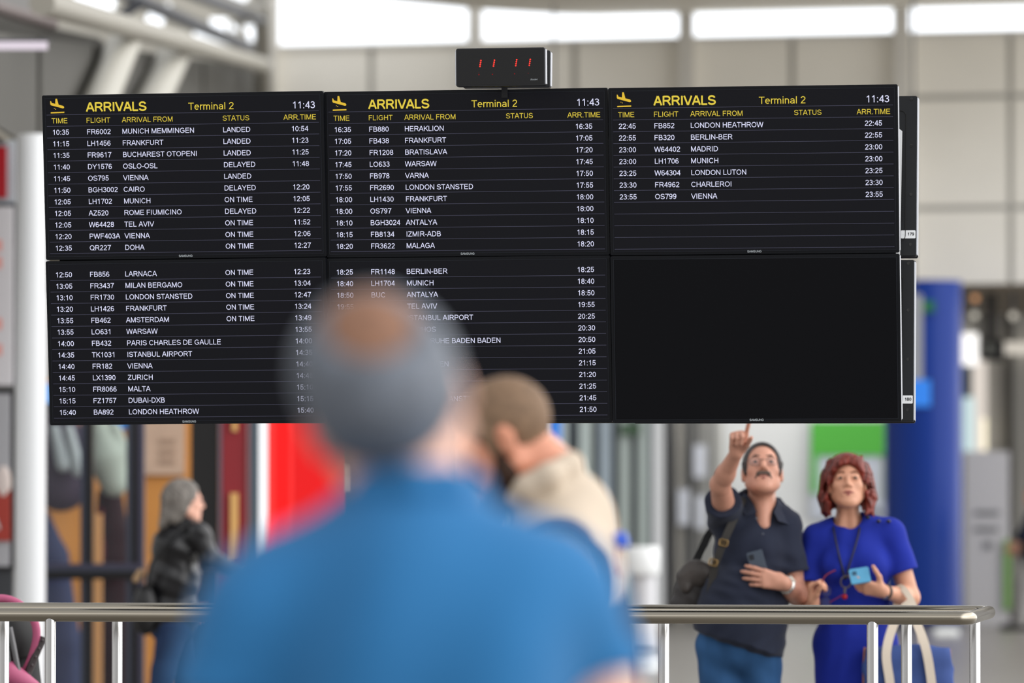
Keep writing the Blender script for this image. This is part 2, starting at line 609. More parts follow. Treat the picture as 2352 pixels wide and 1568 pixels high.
def head_form(f, h, male=True, nose=1.0):
    s = h.s
    E = lambda c, r, k=.02, op='add': f.ell(h(*c), h.r(*r), h.B, k * s, op)
    K = lambda a, b, ra, rb, k=.012, op='add': f.cone(h(*a), h(*b), ra * s, rb * s, k * s, op)
    E((0, -.012, .032), (.076, .096, .088), .01)
    E((0, .036, -.04), (.062, .058, .078), .03)
    K((-.05, .0, -.055), (-.018, .068, -.104), .024, .018, .03)
    K((.05, .0, -.055), (.018, .068, -.104), .024, .018, .03)
    E((0, .073, -.105), (.022, .017, .018), .02)
    E((.043, .058, -.022), (.022, .022, .02), .02)
    E((-.043, .058, -.022), (.022, .022, .02), .02)
    for q in (-1, 1):
        E((q * .033, .097, .003), (.018, .014, .013), .014, 'sub')
        E((q * .033, .079, .003), (.017, .013, .013), .004)
        K((q * .020, .090, .009), (q * .046, .085, .007), .0042, .0042, .006)
    bz = .016 if male else .011
    K((-.04, .078, .024), (-.012, .087, .022), bz * .8, bz * .8, .014)
    K((.04, .078, .024), (.012, .087, .022), bz * .8, bz * .8, .014)
    K((0, .086, .018), (0, .108 * (nose * .5 + .5), -.03), .008, .0125 * nose, .012)
    K((-.013, .096, -.035), (.013, .096, -.035), .0085, .0085, .008)
    K((-.006, .104, -.0415), (-.008, .098, -.043), .004, .004, .003, 'sub')
    K((.006, .104, -.0415), (.008, .098, -.043), .004, .004, .003, 'sub')
    E((0, .082, -.068), (.03, .014, .02), .016)
    K((-.018, .091, -.0665), (.018, .091, -.0665), .003, .003, .004, 'sub')
    for q in (-1, 1):
        E((q * .080, -.008, -.008), (.011, .019, .034), .008)
        E((q * .089, -.002, -.006), (.005, .010, .018), .006, 'sub')
    return f

def face_parts(h, parent, skin_lip=(150, 84, 78), brow=(45, 36, 32), iris=(44, 36, 32), browed=True, lips=True):
    m_w = mat('eye_white', (140, 127, 120), .3)
    for q in (-1, 1):
        b = MB()
        e = MB()
        # lens-shaped eyeball front
        f = Form().ell(h(q * .033, .0825, .002), h.r(.0135, .0122, .0062), h.B, .002)
        o = f.mesh('eye', m_w, parent, .002)
        g = Form().ell(h(q * .033, .0935, .0032), h.r(.0070, .003, .0062), h.B, .001)
        g.mesh('iris', mat('iris_%d_%d' % (iris[0], iris[1]), iris, .35, spec=.25), o, .0012)
        if browed:
            f = Form().chain([h(q * .014, .097, .028), h(q * .032, .0975, .031), h(q * .05, .083, .027)], [.0030 * h.s, .0032 * h.s, .0020 * h.s], .004)
            f.mesh('eyebrow', mat('brow_%d' % brow[0], brow, .8), parent, .002)
    if lips:
        f = Form()
        f.chain([h(-.027, .0895, -.0675), h(-.008, .0955, -.0625), h(.008, .0955, -.0625), h(.027, .0895, -.0675)], [.0026 * h.s, .0046 * h.s, .0046 * h.s, .0026 * h.s], .003)
        f.mesh('upper_lip', mat('lip_%d' % skin_lip[0], skin_lip, .45), parent, .002)
        f = Form()
        f.chain([h(-.024, .0895, -.0705), h(0, .0945, -.0765), h(.024, .0895, -.0705)], [.0026 * h.s, .0058 * h.s, .0026 * h.s], .003)
        f.mesh('lower_lip', mat('lip_%d' % skin_lip[0], skin_lip, .45), parent, .002)
        f = Form()
        f.chain([h(-.025, .0908, -.069), h(0, .0962, -.0690), h(.025, .0908, -.069)], [.0014 * h.s, .0020 * h.s, .0014 * h.s], .002)
        f.mesh('mouth_opening', mat('mouth_dark', (60, 28, 26), .6), parent, .0016)

def hand_form(f, w, D, N, T, s=1.0, curls=((10, 15, 10),) * 4, thumb=(.55, .75, .25), spread=.006, wr=.026):
    """w wrist, D towards the fingers, N out of the palm, T towards the thumb; curls: bend of each joint, index first"""
    D = nrm(D)
    N = np.array(N, float)
    N = nrm(N - D * (N @ D))
    T0 = np.cross(N, D)
    T = T0 if T0 @ np.array(T, float) > 0 else -T0
    tips = []
    kn = [w + s * (D * l + T * t - N * .002) for l, t in ((.088, .030), (.093, .010), (.088, -.010), (.080, -.028))]
    f.cone(w, w + D * .03 * s, wr * s * .95, .024 * s, .02)
    for i, k in enumerate(kn):
        f.cone(w + s * (D * .02 + T * (.018 - .012 * i)), k, .0165 * s, .0125 * s, .014)
    lens = ((.044, .026, .021), (.048, .030, .022), (.045, .028, .021), (.035, .021, .018))
    rr = (.0098, .0102, .0096, .0086)
    for i, k in enumerate(kn):
        p = k
        ang = 0
        dd = D + T * (spread * (1.5 - i)) * 8
        dd = nrm(dd)
        r0 = rr[i] * s
        for j in range(3):
            ang += math.radians(curls[i][j])
            q = p + s * lens[i][j] * (dd * math.cos(ang) + N * math.sin(ang))
            r1 = r0 * (.93 if j < 2 else .84)
            f.cone(p, q, r0, r1, .004)
            p, r0 = q, r1
        tips.append(p)
    t0 = w + s * (D * .022 + T * .022 + N * .006)
    td = nrm(D * thumb[0] + T * thumb[1] + N * thumb[2])
    t1 = t0 + td * .045 * s
    td2 = nrm(td * .8 + D * .45)
    t2 = t1 + td2 * .034 * s
    t3 = t2 + nrm(td2 + N * .15) * .025 * s
    f.cone(t0, t1, .0175 * s, .0125 * s, .012)
    f.cone(t1, t2, .0120 * s, .0108 * s, .005)
    f.cone(t2, t3, .0108 * s, .0088 * s, .005)
    return dict(kn=kn, tips=tips, thumb=t3, D=D, N=N, T=T)

def limb(f, pts, rs, k=.02):
    return f.chain(pts, rs, k)

def eyeglasses(name, h, parent, frame_m, lens_m, half=.033, rim=.0013):
    """worn spectacles: rims, bridge, temples; lenses as their own mesh"""
    b = MB()
    l = MB()
    for q in (-1, 1):
        pts = []
        for i in range(24):
            a = 2 * PI * i / 24
            pts.append(h(q * half + .026 * math.cos(a), .104 - .006 * abs(math.cos(a)), -.002 + .019 * math.sin(a)))
        b.tube(pts, rim * h.s, 6, closed=True)
        l.add(pts, [tuple(range(24))])
        b.tube([h(q * .058, .099, .006), h(q * .078, .07, .008), h(q * .083, .0, .006), h(q * .08, -.02, -.008)], rim * h.s, 6)
    b.tube([h(-.009, .106, .004), h(0, .108, .007), h(.009, .106, .004)], rim * h.s, 6)
    o = b.build(name, frame_m, parent, world=True, smooth=True)
    l.build('lens', lens_m, o, world=True)
    return o
# ------------------------------------------------------------------ materials of the hall
m_floor = mat('polished_terrazzo', (128, 124, 118), .30, var=.06, vscale=3.0, bump=0.0)
m_wall = mat('pale_beige_panel', (240, 236, 226), .55, var=.02, vscale=1.5)
m_joint = mat('panel_joint', (176, 174, 168), .8)
m_wall_side = mat('shade_toned_side_wall', (62, 60, 54), .7, var=.04, vscale=.6)  # roof shade on the side wall put into its dark base colour
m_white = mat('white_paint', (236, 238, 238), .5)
m_sky = glow('sky_through_glass', (246, 250, 255), 2.2)
m_black = mat('satin_black', (14, 15, 19), .42)
m_steel = mat('brushed_steel', (156, 149, 136), .13, metal=1.0)
m_steel_v = mat('polished_steel', (190, 190, 190), .12, metal=1.0)
m_dark_frame = mat('anthracite_frame', (40, 44, 54), .35)
m_grey_metal = mat('grey_aluminium', (150, 154, 160), .35, metal=.6)

def struct(o):
    o['kind'] = 'structure'
    return o

def pbox(mb, x0, y0, x1, y1, Y, depth=.1, front=True):
    """box whose front face spans the given pixels at depth Y"""
    a = at(x0, y1, Y)
    b = at(x1, y0, Y)
    return mb.box((a[0], Y, a[2]), (b[0], Y + depth, b[2]))

# ---- floor and walls
struct(MB().box((-14, -4, -.2), (16, 90, 0)).build('floor', m_floor))
Z_SOF = 3.84                       # underside of the upper wall
Z_SILL = 6.66                      # clerestory sill
def far_y(x):                      # the far wall comes a little closer on the right
    return 66.0 - .27 * (x + 2.95)
b = MB()
xa, xb = -2.95, 10.0
def wall_pt(x, d, z):
    return (x, far_y(x) + d, z)
def far_slab(mb, x0, x1, z0, z1, d0, d1):
    vs = [wall_pt(x0, d0, z0), wall_pt(x1, d0, z0), wall_pt(x1, d1, z0), wall_pt(x0, d1, z0), wall_pt(x0, d0, z1), wall_pt(x1, d0, z1), wall_pt(x1, d1, z1), wall_pt(x0, d1, z1)]
    return mb.add(vs, [(0, 3, 2, 1), (4, 5, 6, 7), (0, 1, 5, 4), (1, 2, 6, 5), (2, 3, 7, 6), (3, 0, 4, 7)])
struct(far_slab(MB(), xa, xb, Z_SOF, Z_SILL, .03, .35).build('wall_back', m_joint))
def far_x(px):                     # where a pixel column meets the far wall
    x = 0.0
    for _ in range(20):
        x = (px - 1176.0) / F_PX * far_y(x)
    return x
cols_px = [618, 852, 1085, 1320, 1575, 1820, 2065, 2322, 2560, 2800]
zs = [Z_SOF, 4.69, 5.94, Z_SILL]
wb = bpy.data.objects['wall_back']
for i in range(len(cols_px) - 1):
    for j in range(3):
        g = .032
        q = far_slab(MB(), far_x(cols_px[i]) + g, far_x(cols_px[i + 1]) - g, zs[j] + (.0 if j == 0 else g), zs[j + 1] - (0 if j == 2 else g), 0, .04).build('cladding_panel', m_wall, wb)
# piers between the clerestory windows, running down the wall
m_pier = mat('pier_paint', (214, 211, 204), .5)
for n, px in enumerate((618, 1091, 1576, 2070, 2560)):
    x = far_x(px)
    struct(far_slab(MB(), x - .085, x + .085, Z_SOF + .02, 9.0, -.16, .1).build('trim_%d' % (n + 1), m_pier))
wpx = [(640, 1079), (1104, 1564), (1588, 2057), (2083, 2548)]
for n, (a, c) in enumerate(wpx):
    fr = struct(far_slab(MB(), far_x(a) - .05, far_x(c) + .05, Z_SILL - .03, Z_SILL + .02, -.05, .12).build('window_%d' % (n + 1), m_pier))
    far_slab(MB(), far_x(a), far_x(c), Z_SILL + .02, 9.0, .05, .07).build('window_pane', m_sky, fr)
# ceiling slab with a curved edge in front of the clerestory
edge = [(560, 60.9), (760, 62.0), (880, 62.9), (1100, 64.2), (1300, 64.9), (1560, 65.25), (1800, 65.35), (2060, 65.15), (2352, 64.6), (2700, 63.6)]
Z_C = 6.95
b = MB()
top = []
ed = [((px - 1176.0) / F_PX * Y, Y) for px, Y in edge]
vs = [(x, y, Z_C) for x, y in ed] + [(x, 60.6, Z_C) for x, y in ed] + [(x, y, Z_C + .6) for x, y in ed] + [(x, 60.6, Z_C + .6) for x, y in ed]
n = len(ed)
fs = []
for i in range(n - 1):
    fs += [(i, i + 1, n + i + 1, n + i), (2 * n + i, 3 * n + i, 3 * n + i + 1, 2 * n + i + 1), (i, 2 * n + i, 2 * n + i + 1, i + 1), (n + i, n + i + 1, 3 * n + i + 1, 3 * n + i)]
fs += [(0, n, 3 * n, 2 * n), (n - 1, 3 * n - 1, 4 * n - 1, 2 * n - 1)]
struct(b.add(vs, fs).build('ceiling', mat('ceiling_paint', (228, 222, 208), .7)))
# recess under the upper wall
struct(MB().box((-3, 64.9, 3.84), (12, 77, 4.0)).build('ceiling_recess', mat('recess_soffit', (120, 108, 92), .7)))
xr = (2062 - 1176) / F_PX * 66.5
xl = (1524 - 1176) / F_PX * 66.5
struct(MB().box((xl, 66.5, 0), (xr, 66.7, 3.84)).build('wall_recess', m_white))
struct(MB().box((-3.4, 68.0, 0), (xl, 68.2, 3.84)).build('wall_recess_dark', mat('slate_grey_wall', (84, 92, 98), .7)))  # one even blue-grey wall colour
struct(MB().box((xr, 75.0, 0), (12, 75.2, 3.84)).build('wall_recess_grey', mat('grey_glass_wall', (186, 184, 178), .35, var=.05, vscale=.8)))
struct(MB().box((xl, 66.44, 0), (xr, 66.5, .1)).build('baseboard_recess', mat('dark_skirting', (70, 70, 68), .6)))
# left side wall, seen almost along its length
def side_x(Y):
    return -3.22 + (Y - 37.0) / 29.0 * .27
vs = []
for za, zb in ((3.82, 3.82), (4.30, 6.45)):          # the top of the wall climbs towards the far corner
    vs += [(side_x(34), 34, za), (side_x(66.2), 66.2, zb), (side_x(66.2) - .4, 66.2, zb), (side_x(34) - .4, 34, za)]
struct(MB().add(vs, [(0, 3, 2, 1), (4, 5, 6, 7), (0, 1, 5, 4), (1, 2, 6, 5), (2, 3, 7, 6), (3, 0, 4, 7)]).build('wall_left', m_wall_side))
b = MB()
for Y in (38.5, 43, 48.5, 56):
    b.box((side_x(Y) - .02, Y - .1, 3.84), (side_x(Y) + .012, Y + .1, 4.29 + (Y - 34) * .0668))
b.box((side_x(50) - .2, 34, 3.93), (side_x(34) + .004, 37.2, 4.07))
struct(b.build('trim_left', mat('side_wall_joint', (52, 50, 46), .8)))
# soffit behind the left wall foot
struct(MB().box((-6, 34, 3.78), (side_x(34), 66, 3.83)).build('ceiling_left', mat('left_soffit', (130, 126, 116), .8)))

# ---- roof structure at the upper left
m_beam = mat('pale_beam', (146, 142, 132), .5)
m_tube = mat('dark_tube', (74, 76, 82), .45)
def roof_bar(name, p, q, r, m, seg=14):
    return struct(MB().tube([at(*p), at(*q)], r, seg).build(name, m, smooth=True))
roof_bar('roof_beam', (96, 6, 36.5), (605, 150, 60), .085, m_beam)
roof_bar('roof_tube', (262, -24, 48), (572, 110, 61), .065, m_tube)
roof_bar('roof_tube', (400, -30, 50), (600, 48, 62), .055, m_tube)
roof_bar('roof_tube', (255, 48, 49), (330, 2, 49), .045, m_tube)
roof_bar('roof_tube', (540, 60, 60), (640, -40, 60), .05, mat('mid_tube', (150, 148, 142), .5))
roof_bar('roof_tube', (470, -20, 59), (600, 30, 59), .05, mat('mid_tube', (150, 148, 142), .5))
roof_bar('roof_tube', (600, 20, 62), (606, 210, 63), .09, m_beam)
roof_bar('roof_tube', (-20, 14, 41), (120, 56, 42), .05, mat('pinkish_beam', (112, 102, 100), .7))
struct(MB().add([at(-80, 20, 43), at(230, 86, 54), at(260, 118, 55), at(-80, 96, 43), at(-80, 20, 42.6), at(230, 86, 53.6), at(260, 118, 54.6), at(-80, 96, 42.6)], [(0, 1, 2, 3), (7, 6, 5, 4), (0, 4, 5, 1), (1, 5, 6, 2), (2, 6, 7, 3), (3, 7, 4, 0)]).build('roof_deck', mat('dark_roof_deck', (58, 56, 52), .8)))
struct(MB().add([at(100, -60, 66), at(720, -60, 66), at(720, 150, 66), at(380, 150, 66), at(100, 60, 66), at(100, -60, 66.4), at(720, -60, 66.4), at(720, 150, 66.4), at(380, 150, 66.4), at(100, 60, 66.4)], [(0, 4, 3, 2, 1), (5, 6, 7, 8, 9), (0, 1, 6, 5), (1, 2, 7, 6), (2, 3, 8, 7), (3, 4, 9, 8), (4, 0, 5, 9)]).build('roof_lining', mat('roof_lining', (186, 182, 172), .7)))
skyl = [[(170, -20), (270, -20), (252, 46), (168, 20)], [(340, 30), (378, 40), (364, 80), (330, 70)], [(446, 70), (545, 98), (538, 108), (444, 106)], [(484, -20), (574, -12), (540, 30), (482, 6)], [(482, 42), (522, 42), (518, 70), (486, 60)], [(560, 60), (590, 58), (594, 86), (574, 96)], [(376, 8), (392, 8), (392, 22), (376, 22)], [(530, 54), (548, 56), (544, 72), (528, 70)], [(552, 34), (568, 30), (566, 48), (550, 50)], [(572, 10), (590, 8), (588, 30), (572, 32)], [(80, -20), (106, -20), (102, 2), (84, -2)]]
for n, poly in enumerate(skyl):
    Y = 60.0 if n in (0, 1, 6, 10) else 64.5
    fr = [at(x, y, Y) for x, y in poly]
    c = sum(fr) / len(fr)
    vs = [p + (c - p) * -.06 + np.array((0, .05, 0)) for p in fr]
    k = len(fr)
    o = struct(MB().add(vs + [v + np.array((0, .12, 0)) for v in vs], [tuple(range(k)), tuple(range(2 * k - 1, k - 1, -1))] + [(i, i + k, (i + 1) % k + k, (i + 1) % k) for i in range(k)]).build('window_%d' % (n + 5), m_pier))
    MB().add(fr, [tuple(range(k))]).build('skylight_pane', m_sky, o)
t = thing('strip_lamp', 'long pinkish white strip lamp under the roof at upper left', 'lamp', at(50, 104, 35.0))
pbox(MB(), -60, 95, 108, 113, 35.0, .05).build('tube', glow('strip_light', (238, 226, 238), 1.0), t, world=True)
pbox(MB(), -60, 90, 112, 95, 35.0, .1).build('housing', m_tube, t, world=True)
# slanting white columns in front of the side wall
for p, q, lab in (((205, 290, 40.6), (291, 84, 44.5), 'thick slanting white column, further left of the two under the roof beam'), ((322, 290, 45.5), (409, 104, 51.0), 'thick slanting white column, further right of the two under the roof beam')):
    o = MB().tube([at(*p), at(*q)], .128 if p[0] < 300 else .146, 28).build('slanting_column', mat('white_column', (168, 165, 155), .5), smooth=True)
    tag(o, lab, 'column', 'slanting columns under the roof')
o = MB().box(tuple(at(96, 90, 53) - np.array((0, 0, 0))), tuple(at(96, 90, 53) + np.array((.14, .14, -.14)))).build('wall_camera', m_grey_metal)
bpy.data.objects.remove(o)

# ------------------------------------------------------------------ arrivals board
def pose(q):
    yaw, tilt, roll = q[3:]
    M = Matrix.Rotation(yaw, 4, 'Z') @ Matrix.Rotation(tilt, 4, 'X') @ Matrix.Rotation(roll, 4, 'Y')
    M.translation = Vector(q[:3])
    return M
PW, PH = 1.05, .6063
POSES = {
    (0, 0): (-1.2046, 20.8631, 2.6945, -.1396, .0958, -.0063), (1, 0): (-1.1939, 20.9036, 2.0864, -.154, .0974, -.0075),
    (0, 1): (-.1663, 20.7215, 2.6968, -.1701, .0729, -.0028), (1, 1): (-.1573, 20.7494, 2.0888, -.1726, .0848, -.004),
    (0, 2): (.8728, 20.5478, 2.6978, -.1419, .0785, -.0032), (1, 2): (.8807, 20.5709, 2.0887, -.1492, .0915, -.0026)}
g_white = glow('screen_white', (226, 228, 255), 1.1)
g_yellow = glow('screen_yellow', (228, 204, 74), 1.08)
g_line = glow('screen_line', (104, 104, 126), .55)
m_bezel = mat('display_bezel', (14, 16, 21), .4, spec=.22)
m_screen = mat('display_screen', (4, 5, 10), .34, spec=.18)
m_screen_on = mat('display_screen_lit', (5, 6, 11), .34, spec=.2, emit=1.0)
MATS['display_screen_lit'].node_tree.nodes['Principled BSDF'].inputs['Emission Color'].default_value = (.0035, .0035, .0050, 1)
m_hous = mat('display_housing', (24, 26, 29), .5, spec=.3)
m_edge = mat('display_edge_sheen', (196, 199, 206), .3, metal=.3)
UL = [('10:35', 'FR6002', 'MUNICH MEMMINGEN', 'LANDED', '10:54'), ('11:15', 'LH1456', 'FRANKFURT', 'LANDED', '11:23'), ('11:35', 'FR9617', 'BUCHAREST OTOPENI', 'LANDED', '11:25'), ('11:40', 'DY1576', 'OSLO-OSL', 'DELAYED', '11:48'), ('11:45', 'OS795', 'VIENNA', 'LANDED', ''), ('11:50', 'BGH3002', 'CAIRO', 'DELAYED', '12:20'), ('12:05', 'LH1702', 'MUNICH', 'ON TIME', '12:05'), ('12:05', 'AZ520', 'ROME FIUMICINO', 'DELAYED', '12:22'), ('12:05', 'W64428', 'TEL AVIV', 'ON TIME', '11:52'), ('12:20', 'PWF403A', 'VIENNA', 'ON TIME', '12:06'), ('12:35', 'QR227', 'DOHA', 'ON TIME', '12:27')]
LL = [('12:50', 'FB856', 'LARNACA', 'ON TIME', '12:23'), ('13:05', 'FR3437', 'MILAN BERGAMO', 'ON TIME', '13:04'), ('13:10', 'FR1730', 'LONDON STANSTED', 'ON TIME', '12:47'), ('13:20', 'LH1426', 'FRANKFURT', 'ON TIME', '13:24'), ('13:55', 'FB462', 'AMSTERDAM', 'ON TIME', '13:49'), ('13:55', 'LO631', 'WARSAW', '', '13:55'), ('14:00', 'FB432', 'PARIS CHARLES DE GAULLE', '', '14:00'), ('14:35', 'TK1031', 'ISTANBUL AIRPORT', '', '14:35'), ('14:40', 'FR182', 'VIENNA', '', '14:40'), ('14:45', 'LX1390', 'ZURICH', '', '14:45'), ('15:10', 'FR8066', 'MALTA', '', '15:10'), ('15:15', 'FZ1757', 'DUBAI-DXB', '', '15:15'), ('15:40', 'BA892', 'LONDON HEATHROW', '', '15:40')]
UM = [('16:35', 'FB880', 'HERAKLION'), ('17:05', 'FB438', 'FRANKFURT'), ('17:20', 'FR1208', 'BRATISLAVA'), ('17:45', 'LO633', 'WARSAW'), ('17:50', 'FB978', 'VARNA'), ('17:55', 'FR2690', 'LONDON STANSTED'), ('18:00', 'LH1430', 'FRANKFURT'), ('18:00', 'OS797', 'VIENNA'), ('18:10', 'BGH3024', 'ANTALYA'), ('18:15', 'FB8134', 'IZMIR-ADB'), ('18:20', 'FR3622', 'MALAGA')]
LM = [('18:25', 'FR1148', 'BERLIN-BER'), ('18:40', 'LH1704', 'MUNICH'), ('18:50', 'BUC', 'ANTALYA'), ('19:55', '', 'TEL AVIV'), ('20:25', '', 'ISTANBUL AIRPORT'), ('20:30', '', 'PAPHOS'), ('20:50', '', 'KARLSRUHE BADEN BADEN'), ('21:05', '', ''), ('21:15', '', 'EINDHOVEN'), ('21:20', '', ''), ('21:25', '', ''), ('21:45', '', 'LONDON STANSTED'), ('21:50', '', '')]
UR = [('22:45', 'FB852', 'LONDON HEATHROW'), ('22:55', 'FB320', 'BERLIN-BER'), ('23:00', 'W64402', 'MADRID'), ('23:00', 'LH1706', 'MUNICH'), ('23:25', 'W64304', 'LONDON LUTON'), ('23:30', 'FR4962', 'CHARLEROI'), ('23:55', 'OS799', 'VIENNA')]
three = lambda rows: [(a, f, c, '', a) for a, f, c in rows]
DISP = {(0, 0): UL, (1, 0): LL, (0, 1): three(UM), (1, 1): three(LM), (0, 2): three(UR), (1, 2): []}
DLAB = {(0, 0): 'black arrivals screen headed ARRIVALS listing flights from 10:35 to 12:35', (1, 0): 'black arrivals screen listing flights from 12:50 Larnaca to 15:40 London Heathrow',
        (0, 1): 'black arrivals screen under the red clock listing flights from 16:35 to 18:20', (1, 1): 'black arrivals screen behind the two near men listing flights from 18:25 on',
        (0, 2): 'black arrivals screen listing seven flights from 22:45 to 23:55 over empty lines', (1, 2): 'switched-off blank black screen above the pointing man and red-haired woman'}
YT = -.0035
def display_body(t, rear=False, on=True, sheen_sides=(-1, 1)):
    MB().prism(rrect(-PW / 2, -PH / 2, PW / 2, PH / 2, .006), .0, .016).build('bezel_frame', m_bezel, t)
    for q in sheen_sides:
        x0, x1 = (-PW / 2, -PW / 2 + .0028) if q < 0 else (PW / 2 - .0028, PW / 2)
        MB().box((x0 - .0008, .002, -PH / 2 + .008), (x1 + .0008, .05, PH / 2 - .008)).build('side_sheen', m_edge, t)  # pale strip: reflected light on the black side put into its colour
    MB().prism(rrect(-PW / 2 + .003, -PH / 2 + .002, PW / 2 - .003, PH / 2 - .002, .006), .016, .05).build('housing', m_hous, t)
    if not rear:
        b = MB()
        iw, ih = PW / 2 - .0125, PH / 2 - .0125
        for x0, z0, x1, z1 in ((-iw - .002, -ih - .002, iw + .002, -ih), (-iw - .002, ih, iw + .002, ih + .002), (-iw - .002, -ih, -iw, ih), (iw, -ih, iw + .002, ih)):
            b.box((x0, -.0022, z0), (x1, .001, z1))
        b.build('bezel_lip', mat('bezel_lip', (28, 31, 38), .35, spec=.25), t)
        MB().box((-iw, -.0012, -ih), (iw, .002, ih)).build('screen', m_screen_on if on else m_screen, t)
for rc in ((0, 0), (0, 1), (0, 2), (1, 0), (1, 1), (1, 2)):
    rows = DISP[rc]
    t = thing('flight_display', DLAB[rc], 'flight display', group='front screens of the arrivals board', M=pose(POSES[rc]))
    display_body(t, on=bool(rows), sheen_sides=(1,) if rc[1] == 2 else ())
    X = lambda v: v - PW / 2
    Z = lambda v: PH / 2 - v
    dz = 0.0 if rc[1] == 0 else .003
    lg = MB()
    text(lg, 'SAMSUNG', X(.4995), Z(.6005), .0105, .98, YT, hw=75)
    lg.build('maker_mark', glow('printed_grey', (170, 176, 180), .8), t)
    if rows:
        S_, SX = .0262, .975
        if rc[0] == 0:
            b = MB()
            text(b, 'ARRIVALS', X(.1655), Z(.0617 + dz), .0466, .985, YT, hw=66)
            b.build('heading', g_yellow, t)
            b = MB()
            text(b, 'Terminal 2', X(.5475), Z(.0612 + dz), .0362, 1.0, YT, hw=43)
            b.build('terminal_name', g_yellow, t)
            b = MB()
            ix, iz = X(.0315), Z(.0665 + dz)
            P = lambda q: [(ix + u * .052, iz + v * .052) for u, v in q]
            b.add([(x, YT, z) for x, z in P([(0.0, .66), (.0, .88), (.07, .86), (.11, .74), (.36, .67), (.38, 1.03), (.50, 1.03), (.60, .61), (.93, .52), (1.0, .44), (.99, .37), (.90, .34), (.04, .58)])], [tuple(range(13))])
            b.add([(x, YT, z) for x, z in P([(.02, .0), (1.0, .02), (1.0, .11), (.02, .09)])], [(0, 1, 2, 3)])
            b.add([(x, YT, z) for x, z in P([(.26, .33), (.31, .33), (.31, .37), (.26, .37)])], [(0, 1, 2, 3)])
            b.add([(x, YT, z) for x, z in P([(.35, .28), (.41, .26), (.41, .31), (.35, .33)])], [(0, 1, 2, 3)])
            b.build('landing_plane_icon', glow('screen_amber', (236, 196, 64), 1.0), t)
            b = MB()
            text(b, '11:43', X(.9345), Z(.0622 + dz * .5), .0350, .985, YT, hw=43)
            b.build('time_readout', g_white, t)
            for w_, x_ in (('TIME', .0345), ('FLIGHT', .1645), ('ARRIVAL FROM', .2985), ('STATUS', .6745), ('ARR.TIME', .9015)):
                text(MB(), w_, X(x_), Z(.1032 + dz), S_, SX, YT, hw=42).build('column_header', g_yellow, t)
            z0, pt, nl = .1455 + dz * .8, .0427, 11
            lz = [.0722 + dz * .6, .1142 + dz * .6] + [.1142 + dz * .6 + .0426 * (i + 1) for i in range(11)]
        else:
            z0, pt, nl = .0595, .0424, 13
            lz = [.0712 + .0424 * i for i in range(13)]
        b = MB()
        for v in lz:
            b.box((X(.0165), -.0032, Z(v) - .0008), (X(1.0325), -.0025, Z(v) + .0008))
        b.build('row_dividers', g_line, t)
        for i, (a, f, c, st, ar) in enumerate(rows):
            zz = Z(z0 + pt * i)
            row = text(MB(), a, X(.0362), zz, S_, SX, YT, hw=45).build('flight_row', g_white, t)
            for nm_, w_, x_ in (('flight_number', f, .1655), ('city_name', c, .2980), ('flight_status', st, .6745), ('arrival_time', ar, .9295)):
                if w_:
                    text(MB(), w_, X(x_), zz, S_, SX, YT, hw=45).build(nm_, g_white, row)
# screens of the other face, seen from behind
def rear_display(M, lab, num):
    t = thing('flight_display', lab, 'flight display', group='rear-facing screens of the arrivals board', M=M)
    display_body(t, rear=True)
    # in this frame +y is the back, so the camera sees the housing side
    b = MB()
    b.prism(rrect(-PW / 2 + .004, -PH / 2 + .004, PW / 2 - .004, PH / 2 - .004, .006), .05, .054)
    b.build('back_cover', m_hous, t)
    pts = [(x, .055, z) for x, z in rrect(-PW / 2 + .044, -PH / 2 + .058, PW / 2 - .044, PH / 2 - .058, .02)]
    MB().tube(pts, .0016, 6, closed=True).build('cover_groove', mat('groove_black', (6, 7, 8), .7), t)
    b = MB()
    for i in range(40):
        b.box((-PW / 2 + .052, .0542, -.17 + i * .0085), (-PW / 2 + .058, .0552, -.17 + i * .0085 + .006))
    b.build('vent_slots', mat('groove_black', (6, 7, 8), .7), t)
    for z in (PH / 2 - .015, PH / 2 - .19, -.07, -PH / 2 + .045, ):
        for sx in (-1, 1):
            MB().lathe([(.0062, 0), (.0062, .002), (.003, .0022), (.0028, .0012)], seg=12).build('screw', mat('screw_black', (8, 8, 9), .25), t).matrix_local = Matrix.Translation((sx * (PW / 2 - .024), .0535, z)) @ Matrix.Rotation(-PI / 2, 4, 'X')
    if num:
        lb = MB().prism(rrect(-PW / 2 + .006, -.235, -PW / 2 + .06, -.205, .003), .0545, .0556).build('sticker', mat('white_sticker', (226, 228, 230), .5), t)
        b = MB()
        text(b, num, 0, 0, .0155, 1.0, 0, hw=75)
        text(b, '---', -.019, .001, .0075, 1.0, 0, hw=30)
        text(b, '-', -.012, -.003, .012, 1.0, 0, hw=20)
        o = b.build('sticker_number', mat('print_black', (20, 20, 22), .7), lb)
        o.matrix_local = Matrix.Translation((-PW / 2 + .0365, .0561, -.2245)) @ Matrix.Rotation(PI, 4, 'Z')
    return t
def rear_pose(px, py, Y, tilt):
    p = at(px, py, Y)
    M = Matrix.Translation(Vector(p)) @ Matrix.Rotation(PI - .150, 4, 'Z') @ Matrix.Rotation(tilt, 4, 'X')
    return M
rear_display(rear_pose(1788, 411, 21.27, .095), 'rear-facing display with sticker 179 sticking out right of the 22:45 screen', '179')
rear_display(rear_pose(1780.5, 786.5, 21.22, .085), 'rear-facing display with sticker 180 sticking out right of the blank screen', '180')
rear_display(rear_pose(1131, 787, 21.32, .085), 'rear-facing display under the board, only its lower edge showing between the near men', None)
rear_display(rear_pose(481, 788, 21.42, .085), 'rear-facing display with only its lower edge showing below the 15:40 flight row', None)
